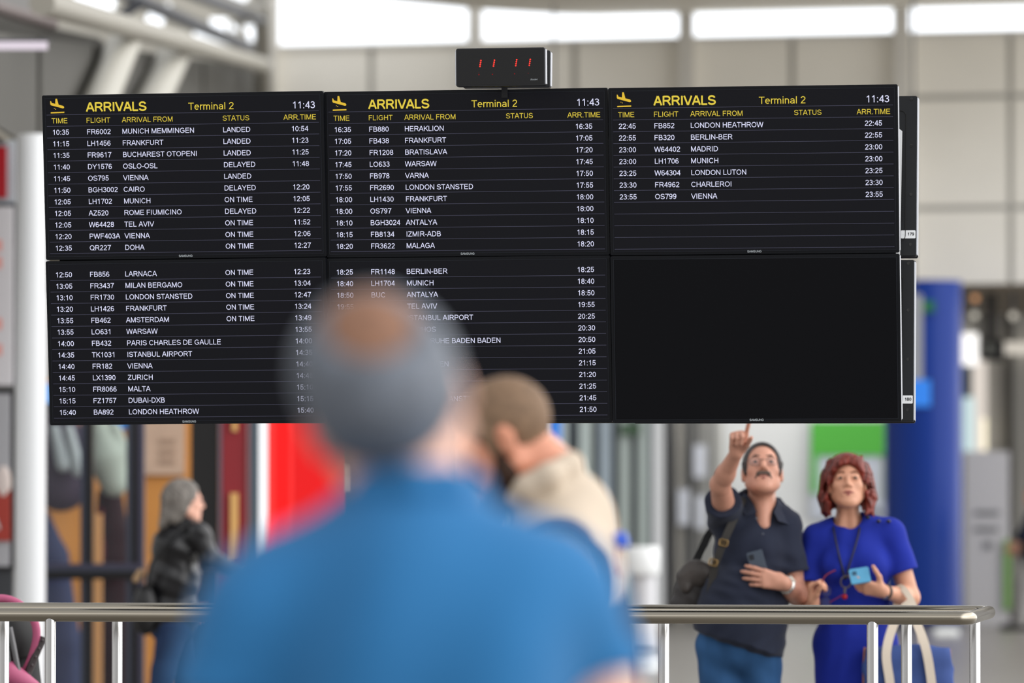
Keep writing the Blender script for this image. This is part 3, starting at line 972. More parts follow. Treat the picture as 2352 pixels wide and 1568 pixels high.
# stand that carries both faces
st = thing('display_stand', 'round stainless post and white frame carrying the arrivals screens', 'stand', (at(1103, 1120, 20.98)[0], 20.98, 0))
sx, sy = st.location.x, st.location.y
b = MB()
b.lathe([(.092, 0), (.092, 2.55), (.0, 2.55)], (sx, sy, 0), 40)
b.build('post', m_steel_v, st, world=True, smooth=True)
MB().lathe([(.26, 0), (.26, .015), (.1, .03), (.0, .03)], (sx, sy, 0), 40).build('base_plate', m_steel, st, world=True, smooth=True)
m_pframe = mat('white_powder_coat', (232, 234, 236), .4)
Ry = Matrix.Translation((sx, sy, 0)) @ Matrix.Rotation(-.155, 4, 'Z')
for z in (1.98, 2.14, 2.62, 2.80):
    MB().box((-1.5, -.03, z - .03), (1.5, .03, z + .03), Ry).build('cross_bar', m_pframe, st, world=True)
m_back = mat('black_backing', (8, 9, 11), .7, spec=.1)
MB().box((-1.55, -.172, 2.35), (1.55, -.142, 2.43), Ry).build('backing_rail', m_back, st, world=True)
for x_, z1 in ((-.526, 2.93), (.526, 2.36)):
    MB().box((x_ - .03, -.168, 1.82), (x_ + .03, -.142, z1), Ry).build('backing_upright', m_back, st, world=True)
b = MB()
rp = [at(2058, 290, 20.72), at(2072.5, 301, 20.72), at(2068, 560, 20.72), at(2063.5, 962, 20.72), at(2055, 962, 20.72)]
k = len(rp)
b.add(rp + [v + np.array((.0, .3, 0)) for v in rp], [tuple(range(k))[::-1], tuple(range(k, 2 * k))] + [(i, (i + 1) % k, (i + 1) % k + k, i + k) for i in range(k)])
b.build('side_plate', m_pframe, st, world=True)

# ------------------------------------------------------------------ double-faced clock on top
def clock(px, py, Y, rear, lab):
    p = at(px, py, Y)
    M = Matrix.Translation(Vector(p)) @ Matrix.Rotation(-.155 + (PI if rear else 0), 4, 'Z') @ Matrix.Rotation(.02 if not rear else .05, 4, 'X') @ Matrix.Rotation(-.004, 4, 'Y')
    t = thing('digital_clock', lab, 'clock', group='back-to-back clocks on the board', M=M)
    w, h_ = .324, .138
    MB().prism(rrect(-w / 2, -h_ / 2, w / 2, h_ / 2, .007), 0, .035).build('case', mat('clock_case', (22, 23, 27), .35), t, bevel=.002)
    MB().prism(rrect(-w / 2 + .005, -h_ / 2 + .006, w / 2 - .007, h_ / 2 - .004, .003), -.0015, .001).build('face', mat('clock_face', (9, 10, 13), .12), t)
    for q in (-1, 1):
        MB().box((q * (w / 2 + .0005) - .0022, .002, -h_ / 2 + .007), (q * (w / 2 + .0005) + .0022, .033, h_ / 2 - .007)).build('side_sheen', m_edge, t)
    return t
ck = clock(1149.5, 154, 20.42, False, 'front black digital clock with red dots reading 11 11 above the board')
s_ = F_PX / 20.42
def ckp(px, py):
    return ((px - 1149.5) / s_ * 1.012, -(py - 154) / s_ + (px - 1149.5) / s_ * .008)
for x in (1103.6, 1134.8, 1186, 1217.2):
    b = MB()
    for i in range(4):
        u, v = ckp(x + 1.1 - i * .75, 138 + i * 4.45)
        b.ball((u, -.0015, v), .0027, 12, 6, (1, .5, 1))
    b.build('digit', glow('red_led', (255, 52, 44), 2.4), ck)
b = MB()
for x, y, r in ((1100, 170.3, .002), (1131, 170.3, .0019), (1182, 170.3, .0016), (1213.3, 169.6, .0011), (1100.2, 166.6, .0011)):
    u, v = ckp(x, y)
    b.ball((u, -.0012, v), r, 10, 5, (1, .5, 1))
b.build('dim_dots', glow('red_led_dim', (200, 10, 14), 1.0), ck)
b = MB()
u, v = ckp(1218.2, 185.8)
text(b, 'Bodet', u, v, .0072, 1.35, -.0028, hw=60, slant=.25)
b.build('maker_mark', glow('printed_grey', (170, 176, 180), .8), ck)
clock(1167, 161.5, 20.92, True, 'rear black clock half hidden behind the front one above the board')
cs = thing('clock_mount', 'small black bracket joining the clocks to the top of the board', 'bracket', tuple(at(1160, 208, 20.72)))
MB().cbox(tuple(at(1159, 188, 20.67)), (.018, .44, .03)).build('arm', m_black, cs, world=True)
MB().cbox(tuple(at(1159, 206, 20.67)), (.022, .022, .06)).build('post', m_black, cs, world=True)

# ------------------------------------------------------------------ stainless guard rail around the stand
RZ = 1.088
SL = .156
def front_xy(px, off=0.0):
    n_ = np.array((SL, 1.0)) / math.hypot(SL, 1)
    x = 0.0
    for _ in range(30):
        y = 20.47 - SL * (x - n_[0] * off + .115) + n_[1] * off
        x = (px - 1176.0) / F_PX * y
    return np.array((x, y, 0))
DEP = 1.02
gr = thing('guard_rail', 'stainless steel tube guard rail running right across under the board', 'railing', tuple(front_xy(1103, .5)))
fr_c = front_xy(2226)
nv = np.array((SL, 1.0, 0)) / math.hypot(SL, 1)
uv = np.array((1.0, -SL, 0)) / math.hypot(SL, 1)
rr_c = fr_c + nv * DEP
fl_c = fr_c - uv * 5.1
rl_c = fl_c + nv * DEP
loop = []
def corner(c, d_in, d_out, r=.055):
    for i in range(9):
        a = PI / 2 * i / 8
        loop.append(c - d_in * r + d_out * r + d_in * r * math.sin(a) - d_out * r * math.cos(a))
corner(fr_c, uv, nv)
corner(rr_c, nv, -uv)
corner(rl_c, -uv, -nv)
corner(fl_c, -nv, uv)
MB().tube([p + np.array((0, 0, RZ)) for p in loop], .0240, 24, closed=True).build('handrail', m_steel, gr, world=True, smooth=True)
def post(px, off):
    p = front_xy(px, off)
    b = MB()
    b.lathe([(.0205, 0), (.0205, RZ - .012), (.0195, RZ - .002), (.012, RZ + .004), (0, RZ + .005)], tuple(p), 28)
    o = b.build('post', m_steel_v, gr, world=True, smooth=True)
    MB().lathe([(.05, 0), (.05, .006), (.02, .009), (.0, .009)], tuple(p), 24).build('floor_flange', m_steel, o, world=True, smooth=True)
for px in (117, 775, 1433, 2003):
    post(px, 0.0)
for px in (10, 270, 900, 1524, 2081, 2238):
    post(px, DEP)
# ------------------------------------------------------------------ people
def person(label, px, Y, group=None):
    p = at(px, 1000, Y)
    return thing('person', label, 'person', (p[0], Y, 0), group)

def legs_form(f, hips, knees, ankles, toes, r=(.088, .06, .042), grow=0.0, foot=True, k=.03):
    for h_, kn, an, to in zip(hips, knees, ankles, toes):
        f.chain([h_, kn, an], [r[0] + grow, r[1] + grow, r[2] + grow], k)
        if foot:
            f.cone(an + np.array((0, 0, -.045)), to, .036, .03, .02)
def shoe(name, an, to, m, parent, heel=None):
    d = nrm(to - an) * np.array((1, 1, 0))
    d = nrm(d)
    f = Form()
    h_ = np.array((an[0], an[1], .04)) - d * .045
    t_ = np.array((to[0], to[1], .036)) + d * .03
    cut = [(np.array((0, 0, .0)), np.array((0, 0, -1.0)))]
    f.cone(h_, t_, .046, .040, .02, 'add', cut)
    f.cone(np.array((an[0], an[1], .05)), np.array((an[0], an[1], .085)), .048, .046, .03, 'add', cut)
    return f.mesh(name, m, parent, .006)

UPV = np.array((0, 0, 1.0))
m_skin_m = mat('skin_tan', (196, 142, 120), .5, var=.07, vscale=25, bump=.05, bscale=300)
m_skin_w = mat('skin_fair_warm', (206, 150, 122), .48, var=.06, vscale=25, bump=.05, bscale=300)
m_skin_n = mat('skin_pink', (232, 178, 156), .5, var=.05, vscale=20)
m_skin_b = mat('skin_ruddy', (206, 140, 112), .5, var=.06, vscale=20)
m_sole = mat('shoe_black', (28, 27, 28), .5)
m_watch = mat('watch_metal', (200, 200, 196), .22, metal=1.0)

# ================================================= man pointing at the board
Y0 = 25.13
J = lambda px, py, dy=0.0: at(px, py, Y0 + dy)
pm = person('man in dark navy polo and glasses raising one arm to point at the board', 1705, Y0, 'couple looking up behind the rail')
hd = Head(J(1751, 1085, -.02), (0.0, -math.cos(math.radians(28)), math.sin(math.radians(28))), (0, math.sin(math.radians(28)), math.cos(math.radians(28))), 1.05)
neck0, neck1 = J(1749, 1172, .03), J(1751, 1098, .02)
shR, shL = J(1668, 1192, -.01), J(1800, 1212, .0)
elR, wrR = J(1654, 1112, -.24), J(1692, 1038, -.42)
elL, wrL = J(1830, 1366, .0), J(1800, 1338, -.20)
hipc = J(1697, 1462)
hips = [J(1655, 1500), J(1742, 1502)]
knees = [J(1660, 1722, -.02), J(1752, 1722, .01)]
ank = [J(1662, 1905, .0), J(1758, 1905, .03)]
toes = [a + np.array((sx_, -.17, -.055)) for a, sx_ in zip(ank, (-.03, .04))]
def man_torso(f, g, k=.05):
    f.cone(J(1697, 1470), J(1712, 1372, -.03), .145 + g, .155 + g, k)
    f.ell(J(1697, 1465), (.178 + g, .125 + g, .13 + g), None, k)
    f.ell(J(1708, 1378, -.02), (.172 + g, .15 + g, .16 + g), None, k)
    f.ell(J(1730, 1268, .0), (.160 + g, .124 + g, .16 + g), None, k)
    f.cone(shR, shL, .058 + g, .056 + g, k)
    f.cone(J(1749, 1165, .04), J(1690, 1192, .02), .052 + g * .6, .055 + g, k)
    f.cone(J(1749, 1165, .04), J(1800, 1200, .02), .052 + g * .6, .055 + g, k)
f = Form()
man_torso(f, -.012)
legs_form(f, hips, knees, ank, toes)
f.cone(neck0, neck1, .063, .058, .03)
f.cone(J(1751, 1150, -.02), J(1751, 1118, -.05), .04, .045, .02)
f.cone(J(1751, 1150, -.030), J(1753, 1206, -.072), .045, .034, .03)
head_form(f, hd, True, 1.1)
f.chain([shR, elR], [.058, .044], .03)
f.cone(elR, elR + (wrR - elR) * .35, .042, .041, .02)
f.cone(elR + (wrR - elR) * .3, wrR, .041, .028, .02)
f.chain([shL, elL], [.06, .045], .03)
f.cone(elL, elL + (wrL - elL) * .4, .045, .042, .02)
f.cone(elL + (wrL - elL) * .3, wrL, .043, .029, .02)
Dp = nrm(np.array((.10, -.50, .86)))
hR = hand_form(f, wrR, Dp, (0, -.86, -.5), (1, 0, 0), 1.02, ((4, 6, 4), (78, 88, 50), (84, 88, 52), (88, 86, 52)), (.75, .3, .55))
hLd = hand_form(f, wrL, (-.93, -.16, .20), (-.15, .95, -.05), (.2, 0, 1), 1.05, ((14, 24, 16), (14, 26, 18), (16, 28, 18), (20, 28, 18)), (.8, .1, .6), spread=.010)
f.mesh('body', m_skin_m, pm, .0045)
m_navy = mat('navy_pique', (37, 42, 58), .85, var=.10, vscale=9, vstretch=(1, 1, .35), bump=.35, bscale=14, sheen=.1)
f = Form()
man_torso(f, .014)
hemL, hemR = J(1598, 1438, -.1), J(1806, 1512, -.1)
hn = nrm(np.cross(hemR - hemL, (0, 1, 0)))
hn = hn if hn[2] < 0 else -hn
cut = [(hemL, hn)]
f.p = [q if i not in (0, 1) else q[:7] + (cut,) for i, q in enumerate(f.p)]
f.cone(J(1700, 1440, -.01), J(1702, 1540, -.01), .18, .19, .05, 'add', cut)
f.ell(J(1702, 1420, -.02), (.198, .165, .17), None, .05, 'add', cut)
a_ = shR + (elR - shR) * .52
f.cone(shR, a_, .083, .083, .03, 'add', [(a_, nrm(elR - shR))])
a2 = shL + (elL - shL) * .66
f.cone(shL, a2, .070, .076, .03, 'add', [(a2, nrm(elL - shL))])
# open neck with a V down the placket
f.cone(J(1750, 1120, .0), J(1750, 1156, .0), .066, .060, .012, 'sub')
f.cone(J(1750, 1144, -.07), J(1755, 1214, -.152), .050, .003, .006, 'sub')
fold = (.0035, lambda X, Y, Z: np.sin(38 * X + 22 * Z + 9 * np.sin(11 * Z)) * np.cos(17 * Z - 20 * X))
f.mesh('polo_shirt', m_navy, pm, .0055, fold)
f = Form()
f.chain([J(1702, 1134, .01), J(1712, 1130, .05), J(1735, 1138, .085), J(1765, 1142, .085), J(1788, 1150, .05), J(1798, 1160, .01)], [.013, .014, .014, .014, .014, .013], .01)
co = f.mesh('collar', m_navy, pm, .005)
for nm_, pts in (('collar_point', [(1700, 1130, .02), (1715, 1134, -.03), (1731, 1158, -.092), (1738, 1176, -.128), (1716, 1184, -.128), (1698, 1164, -.075)]), ('collar_point', [(1786, 1152, -.02), (1798, 1152, .02), (1812, 1182, -.035), (1812, 1204, -.085), (1788, 1196, -.118), (1778, 1176, -.09)])):
    q = [J(*p) for p in pts]
    k_ = len(q)
    MB().add(q + [v + np.array((0, .012, .0)) for v in q], [tuple(range(k_))[::-1], tuple(range(k_, 2 * k_))] + [(i, (i + 1) % k_, (i + 1) % k_ + k_, i + k_) for i in range(k_)]).build(nm_, m_navy, co, world=True)
for px, py in ((1737, 1190), (1752, 1226)):
    MB().ball(tuple(J(px, py, -.142)), .005, 10, 6).build('shirt_button', mat('button_grey', (84, 88, 98), .4), pm, world=True, smooth=True)
m_jean = mat('blue_denim', (46, 82, 124), .85, var=.28, vscale=7, vstretch=(1, 1, .5), bump=.3, bscale=18)
f = Form()
f.ell(J(1697, 1475), (.188, .135, .14), None, .04)
f.cone(J(1697, 1440), J(1697, 1480), .13, .15, .04)
legs_form(f, hips, knees, ank, toes, (.105, .08, .068), 0.0, False)
f.mesh('jeans', m_jean, pm, .0065, (.003, lambda X, Y, Z: np.sin(45 * Z + 20 * X) * np.cos(13 * X + 9 * Z)))
for a, t_ in zip(ank, toes):
    shoe('shoe', a, t_, m_sole, pm)
m_hair_d = mat('hair_dark_grey', (58, 54, 54), .6, var=.35, vscale=60, vstretch=(1, 1, .2), bump=.5, bscale=120)
f = Form()
f.ell(hd(0, -.014, .036), hd.r(.0850, .104, .105), hd.B, .01, 'add', [(hd(0, .062, .098), hd.d(0, .94, -.20)), (hd(0, -.05, -.055), hd.d(0, .35, -.93))])
f.cone(hd(-.074, .02, .03), hd(-.074, .018, -.01), .013 * 1.07, .006, .012)
f.cone(hd(.074, .02, .03), hd(.074, .018, -.01), .013 * 1.07, .006, .012)
f.ell(hd(0, .070, .0), hd.r(.072, .062, .108), hd.B, .012, 'sub')
f.mesh('hair', m_hair_d, pm, .004)
face_parts(hd, pm, (146, 88, 80), (96, 78, 70), (40, 32, 30))
f = Form()
f.ell(hd(0, .0935, -.0535), hd.r(.031, .0125, .0105), hd.B, .006)
for q in (-1, 1):
    f.cone(hd(q * .018, .096, -.054), hd(q * .033, .084, -.070), .0085 * hd.s, .0045 * hd.s, .006)
f.mesh('moustache', mat('moustache_grey', (92, 80, 73), .8, var=.3, vscale=150), pm, .0025)
eyeglasses('spectacles', hd, pm, mat('thin_metal_rim', (104, 92, 86), .35, metal=.6), mat('clear_lens', (225, 230, 240), .03, alpha=.07, spec=.6))
# watch
wd_ = nrm(elL - wrL)
def bracelet(name, c, ax, r, w, m, parent, th=.004):
    ax = nrm(ax)
    u = nrm(np.cross(ax, (0, 0, 1)))
    v = np.cross(ax, u)
    b = MB()
    for q in (-1, 1):
        b.tube([c + ax * q * w / 4 + (u * math.cos(2 * PI * i / 24) + v * math.sin(2 * PI * i / 24)) * r for i in range(24)], w / 3.2, 8, closed=True)
    return b.build(name, m, parent, world=True, smooth=True)
wc = wrL + wd_ * .035
wb_ = bracelet('watch_strap', wc, wd_, .034, .022, m_watch, pm)
n_ = nrm(np.array((.1, -.8, .5)))
n_ = nrm(n_ - wd_ * (n_ @ wd_))
def disc(c, n, r, th, seg=20):
    n = nrm(n)
    u = nrm(np.cross(n, (.3, .2, 1)))
    v = np.cross(n, u)
    b = MB()
    vs = [c + (u * math.cos(2 * PI * i / seg) + v * math.sin(2 * PI * i / seg)) * r for i in range(seg)]
    vs += [p + n * th for p in vs]
    return b.add(vs, [tuple(range(seg))[::-1], tuple(range(seg, 2 * seg))] + [(i, (i + 1) % seg, (i + 1) % seg + seg, i + seg) for i in range(seg)])
disc(wc + n_ * .034, n_, .019, .009).build('watch_case', mat('watch_dial', (226, 226, 216), .3), wb_, world=True)
# phone in his left hand: behind the fingers, standing up out of the fist
def slab_obj(name, c, ex, ey, ez, size, m, label, cat, r=.006):
    """rounded flat slab; ex, ez span the face, ey is the thickness direction"""
    ex = nrm(ex)
    ez = np.array(ez, float)
    ez = nrm(ez - ex * (ez @ ex))
    ey = np.cross(ez, ex)
    M = Matrix(((ex[0], ey[0], ez[0], c[0]), (ex[1], ey[1], ez[1], c[1]), (ex[2], ey[2], ez[2], c[2]), (0, 0, 0, 1)))
    t = thing(name, label, cat, M=M)
    w, th, h_ = size
    MB().prism(rrect(-w / 2, -h_ / 2, w / 2, h_ / 2, r), -th / 2, th / 2).build('body', m, t, bevel=.0015)
    return t
kc = sum(hLd['kn']) / 4
ph = slab_obj('smartphone', J(1742, 1303, -.178), nrm(np.array((.95, -.06, .26))), None, nrm(np.array((-.27, -.1, .96))), (.070, .0085, .148), mat('phone_grey', (74, 84, 98), .3), 'grey smartphone upright in the pointing man\'s lower hand', 'phone')
MB().prism(rrect(-.028, .04, -.006, .064, .004), -.0058, -.0042).build('camera_island', mat('phone_camera', (40, 44, 52), .2), ph)
# shoulder bag hanging at his right side
m_leather = mat('dark_brown_leather', (44, 40, 40), .55, var=.25, vscale=14, bump=.25, bscale=60)
bg_t = thing('shoulder_bag', 'dark leather shoulder bag with brass buckles hanging beside the pointing man', 'bag', tuple(J(1600, 1390, .03)))
f = Form()
f.ell(J(1597, 1345, .03), (.088, .06, .095), Head((0, 0, 0), (0, -1, 0), (.28, 0, 1)).B @ np.diag((1, 1, 1)), .03)
f.ell(J(1592, 1385, .03), (.094, .065, .08), None, .04)
f.cone(J(1568, 1395, .03), J(1628, 1400, .03), .05, .05, .03)
f.mesh('body', m_leather, bg_t, .006, (.003, lambda X, Y, Z: np.sin(60 * X + 40 * Z) * np.cos(50 * Z)))
f = Form()
f.ell(J(1604, 1318, -.012), (.078, .042, .062), Head((0, 0, 0), (0, -1, 0), (.42, 0, 1)).B, .02)
f.cone(J(1570, 1325, -.015), J(1575, 1350, -.03), .03, .025, .03)
f.mesh('flap', mat('worn_brown_leather', (62, 56, 53), .5, var=.2, vscale=14, bump=.25, bscale=60), bg_t, .006)
b = MB()
strap = [J(1628, 1392, -.10), J(1636, 1330, -.115), J(1645, 1290, -.135), J(1662, 1245, -.15), J(1682, 1200, -.135), J(1700, 1160, -.08), J(1708, 1142, -.02), J(1702, 1150, .06)]
def smooth_pts(P, n=6):
    P = [np.array(p, float) for p in P]
    out = []
    for i in range(len(P) - 1):
        p0, p1, p2, p3 = P[max(i - 1, 0)], P[i], P[i + 1], P[min(i + 2, len(P) - 1)]
        for j in range(n):
            t = j / n
            out.append(.5 * ((2 * p1) + (-p0 + p2) * t + (2 * p0 - 5 * p1 + 4 * p2 - p3) * t * t + (-p0 + 3 * p1 - 3 * p2 + p3) * t ** 3))
    out.append(P[-1])
    return out
m_strap = mat('dark_webbing', (60, 58, 56), .75, bump=.2, bscale=200)
b.tube(smooth_pts(strap), 0, 8, flat=(.034, .005, (0, -1, .2)))
so = b.build('strap', m_strap, bg_t, world=True)
b = MB()
b.tube(smooth_pts([J(1700, 1150, .08), J(1640, 1210, .16), J(1612, 1260, .14), J(1585, 1325, .10)]), 0, 8, flat=(.034, .005, (0, -1, .2)))
b.build('rear_strap', mat('strap_black', (18, 17, 18), .7), bg_t, world=True)
m_brass = mat('aged_brass', (150, 122, 78), .35, metal=.9)
def buckle(px, py, dy, ang, w=.036, h_=.026):
    c = J(px, py, dy)
    u = np.array((math.cos(ang), 0, math.sin(ang)))
    v = np.array((-math.sin(ang), 0, math.cos(ang)))
    pts = [c + u * x + v * z for x, z in rrect(-w / 2, -h_ / 2, w / 2, h_ / 2, .006, 3)]
    b = MB()
    b.tube(pts, .0028, 8, closed=True)
    b.tube([c - u * w / 2, c + u * w / 2], .002, 6)
    b.build('buckle', m_brass, so, world=True, smooth=True)
buckle(1662, 1246, -.158, -.26)
buckle(1638, 1291, -.142, -.30)

# ================================================= red-haired woman
J = lambda px, py, dy=0.0: at(px, py, Y0 + .05 + dy)
wm = person('red-haired woman in a royal blue short-sleeved dress looking up at the board', 1962, Y0 + .05, 'couple looking up behind the rail')
an_ = math.radians(18)
hd = Head(J(1946, 1113, -.02), (-.02, -math.cos(an_), math.sin(an_)), (0, math.sin(an_), math.cos(an_)), .985)
shR, shL = J(1876, 1240, .02), J(2046, 1228, .02)
elR, wrR = J(1858, 1402, -.02), J(1866, 1378, -.21)
elL, wrL = J(2090, 1372, .0), J(2030, 1358, -.19)
wrR = J(1868, 1384, -.20)
hips = [J(1925, 1500), J(2010, 1500)]
knees = [J(1935, 1718, -.03), J(2008, 1718, -.01)]
ank = [J(1940, 1905, .0), J(2006, 1905, .02)]
toes = [a + np.array((sx_, -.16, -.055)) for a, sx_ in zip(ank, (-.03, .03))]
def woman_torso(f, g, k=.05):
    f.ell(J(1965, 1478), (.178 + g, .125 + g, .15 + g), None, k)
    f.ell(J(1962, 1378), (.148 + g, .112 + g, .13 + g), None, k)
    f.ell(J(1960, 1290, .0), (.158 + g, .108 + g, .14 + g), None, k)
    f.ell(J(1925, 1300, -.07), (.066 + g, .06 + g, .062 + g), None, .04)
    f.ell(J(2000, 1298, -.07), (.066 + g, .06 + g, .062 + g), None, .04)
    f.cone(shR, shL, .052 + g, .052 + g, k)
    f.cone(J(1948, 1200, .03), J(1890, 1230, .02), .042 + g, .045 + g, k)
    f.cone(J(1948, 1200, .03), J(2030, 1218, .02), .042 + g, .045 + g, k)
f = Form()
woman_torso(f, -.012)
legs_form(f, hips, knees, ank, toes, (.082, .052, .036))
f.cone(J(1948, 1210, .03), J(1947, 1135, .01), .054, .049, .03)
f.cone(J(1932, 1208, -.02), J(1936, 1160, -.02), .012, .012, .02)
f.cone(J(1960, 1208, -.02), J(1957, 1160, -.02), .012, .012, .02)
head_form(f, hd, False, .92)
f.chain([shR, elR], [.05, .039], .03)
f.chain([elR, wrR], [.038, .025], .02)
f.chain([shL, elL], [.052, .042], .03)
f.cone(elL, elL + (wrL - elL) * .4, .042, .038, .02)
f.cone(elL + (wrL - elL) * .3, wrL, .039, .026, .02)
hRd = hand_form(f, wrR, (.0, -.22, .97), (.86, -.4, -.1), (.3, -.9, 0), .92, ((58, 62, 30), (66, 66, 36), (70, 70, 40), (72, 70, 40)), (.72, .35, .65))
hLd = hand_form(f, wrL, (-.93, -.05, .22), (.1, .85, .5), (.1, -.45, .9), .93, ((10, 26, 16), (16, 30, 20), (20, 32, 22), (24, 32, 22)), (.35, .85, .25), spread=.008)
f.mesh('body', m_skin_w, wm, .0045)
m_dress = mat('royal_blue_knit', (28, 44, 146), .8, var=.07, vscale=8, bump=.3, bscale=14)
f = Form()
woman_torso(f, .010)
f.cone(J(1964, 1470), J(1966, 1560), .155, .16, .04)
f.ell(J(1966, 1560), (.178, .128, .3), None, .05)
f.cone(J(1966, 1640), J(1968, 1730), .14, .135, .05, 'add', [(J(1968, 1722), np.array((0, 0, -1.0)))])
f.ell(J(1967, 1640), (.165, .12, .25), None, .05, 'add', [(J(1968, 1722), np.array((0, 0, -1.0)))])
a_ = shR + (elR - shR) * .60 + np.array((-.012, 0, 0))
f.cone(shR, a_, .064, .074, .03, 'add', [(a_, nrm(elR - shR))])
a2 = shL + (elL - shL) * .60
f.cone(shL, a2, .068, .074, .03, 'add', [(a2, nrm(elL - shL))])
f.cone(J(1948, 1150, .0), J(1947, 1188, .0), .070, .066, .01, 'sub')
f.ell(J(1947, 1176, -.03), (.066, .13, .056), None, .01, 'sub')
f.mesh('dress', m_dress, wm, .0055, (.003, lambda X, Y, Z: np.sin(30 * X - 26 * Z + 5 * np.sin(9 * X)) * np.cos(16 * Z + 11 * X)))
b = MB()
for px, py in ((1993, 1188), (2018, 1197), (2041, 1197)):
    b.ball(tuple(J(px, py, -.055)), .0105, 12, 8, (1, 1, .8))
b.build('shoulder_button', mat('button_black', (22, 20, 24), .3), wm, world=True, smooth=True)
for a, t_ in zip(ank, toes):
    shoe('shoe', a, t_, mat('shoe_navy', (34, 36, 60), .5), wm)
# hair: a layered bob
m_hair_r = mat('hair_red', (108, 36, 24), .5, var=.75, vscale=48, vstretch=(1, 1, .22), bump=1.0, bscale=70)
f = Form()
f.ell(hd(0, -.02, .048), hd.r(.102, .112, .106), hd.B, .02)
rng = np.random.RandomState(5)
for i_ in range(190):
    a_, c_ = rng.uniform(0, 2 * PI), rng.uniform(-.1, .125)
    r_ = math.sqrt(max(.0, 1 - ((c_ - .04) / .125) ** 2)) if c_ > .04 else 1.0
    p_ = np.array((math.cos(a_) * .098 * r_, -.02 + math.sin(a_) * .106 * r_, c_))
    if p_[1] > .045 and c_ < .085:
        continue
    q_ = p_ + np.array((rng.uniform(-.012, .012) + .12 * p_[0], rng.uniform(-.012, .012), -rng.uniform(.03, .075)))
    f.cone(hd(*p_), hd(*q_), rng.uniform(.008, .014), .003, .006)
for q in (-1, 1):
    f.cone(hd(q * .080, -.01, .04), hd(q * .103, -.028, -.05), .036, .028, .03)
    f.cone(hd(q * .102, -.03, -.05), hd(q * .094, -.026, -.115), .028, .02, .02)
    f.cone(hd(q * .094, -.01, -.09), hd(q * .082, .006, -.14), .02, .008, .015)
    f.cone(hd(q * .1, -.03, -.04), hd(q * .108, -.03, -.085), .02, .010, .012)
f.cone(hd(0, -.075, .02), hd(0, -.088, -.09), .066, .045, .03)
f.cone(hd(.045, .065, .092), hd(-.035, .084, .072), .022, .016, .02)
f.cone(hd(.0, .07, .098), hd(-.06, .072, .05), .022, .014, .02)
f.cone(hd(.03, .07, .09), hd(.064, .066, .045), .02, .012, .02)
f.ell(hd(0, .080, -.040), hd.r(.079, .076, .108), hd.B, .012, 'sub')
for q in (-1, 1):
    f.ell(hd(q * .082, .004, -.02), hd.r(.026, .032, .04), hd.B, .012, 'sub')
f.ell(hd(0, .01, -.13), hd.r(.062, .075, .08), hd.B, .012, 'sub')
f.mesh('hair', m_hair_r, wm, .0035, (.0012, lambda X, Y, Z: np.sin(210 * X + 30 * np.sin(16 * Z)) * np.cos(70 * Z + 90 * Y)))
face_parts(hd, wm, (160, 86, 80), (132, 88, 70), (52, 44, 38))
b = MB()
for pts in ([J(1914, 1196, .02), J(1916, 1222, -.07), J(1926, 1270, -.135), J(1938, 1318, -.145), J(1940, 1330, -.15)], [J(1976, 1194, .02), J(1973, 1222, -.075), J(1962, 1262, -.13), J(1950, 1300, -.145), J(1943, 1330, -.15)]):
    b.tube(smooth_pts(pts), .0045, 8)
nk = b.build('necklace_cord', mat('cord_navy', (24, 24, 40), .6), wm, world=True, smooth=True)
rc_ = J(1943, 1336, -.16)
MB().tube([rc_ + np.array((math.cos(2 * PI * i / 28) * .023, 0, math.sin(2 * PI * i / 28) * .025)) for i in range(28)], .0035, 8, closed=True).build('pendant_ring', mat('horn_ring', (92, 84, 84), .3), nk, world=True, smooth=True)
b = MB()
b.ball(tuple(J(1940, 1370, -.16)), .0125, 16, 10)
b.build('pendant_bead', mat('red_bead', (170, 18, 24), .3), nk, world=True, smooth=True)
MB().tube([J(1941, 1348, -.16), J(1940, 1362, -.16)], .006, 8).build('pendant_link', mat('horn_ring', (92, 84, 84), .3), nk, world=True)
wd_ = nrm(elL - wrL)
wc = wrL + wd_ * .015
wb_ = bracelet('watch_strap', wc, wd_, .030, .018, mat('watch_strap_brown', (70, 56, 52), .5), wm)
disc(wc + nrm(np.array((-.1, -.75, -.6))) * .028, (-.1, -.75, -.6), .014, .007).build('watch_case', m_watch, wb_, world=True)
ph = slab_obj('smartphone', J(1975, 1322, -.205), nrm(np.array((.97, .0, .16))), None, nrm(np.array((-.1, .55, .83))), (.088, .009, .078), mat('phone_sky_blue', (88, 160, 198), .3), 'sky-blue smartphone in the red-haired woman\'s hand', 'phone', .009)
MB().prism(rrect(-.032, .004, -.012, .024, .003), -.006, -.0044).build('camera_island', mat('phone_camera_blue', (44, 84, 110), .2), ph)
# spectacles held folded in her other hand
gl = thing('eyeglasses', 'eyeglasses with dark red temple held in the red-haired woman\'s hand', 'glasses', tuple(J(1890, 1350, -.22)))
m_redf = mat('dark_red_frame', (120, 24, 36), .35)
b = MB()
b.tube(smooth_pts([J(1884, 1346, -.25), J(1889, 1334, -.255), J(1898, 1320, -.25), J(1919, 1309, -.24)]), .003, 8)
b.build('temple', m_redf, gl, world=True, smooth=True)
for i, (px, py) in enumerate(((1898, 1357), (1897, 1383))):
    c = J(px, py, -.235)
    pts = [c + np.array((math.cos(2 * PI * k / 24) * .020, .004 * math.sin(2 * PI * k / 24), math.sin(2 * PI * k / 24) * .022)) for k in range(24)]
    o = MB().tube(pts, .0014, 6, closed=True).build('rim', mat('dark_rim', (44, 40, 60), .3), gl, world=True, smooth=True)
    MB().add(pts, [tuple(range(24))]).build('lens', mat('tinted_lens', (60, 66, 110), .05, alpha=.35), o, world=True)
b = MB()
b.tube([J(1905, 1383, -.24), J(1925, 1372, -.24), J(1934, 1366, -.24)], .002, 6)
b.build('temple', m_redf, gl, world=True, smooth=True)
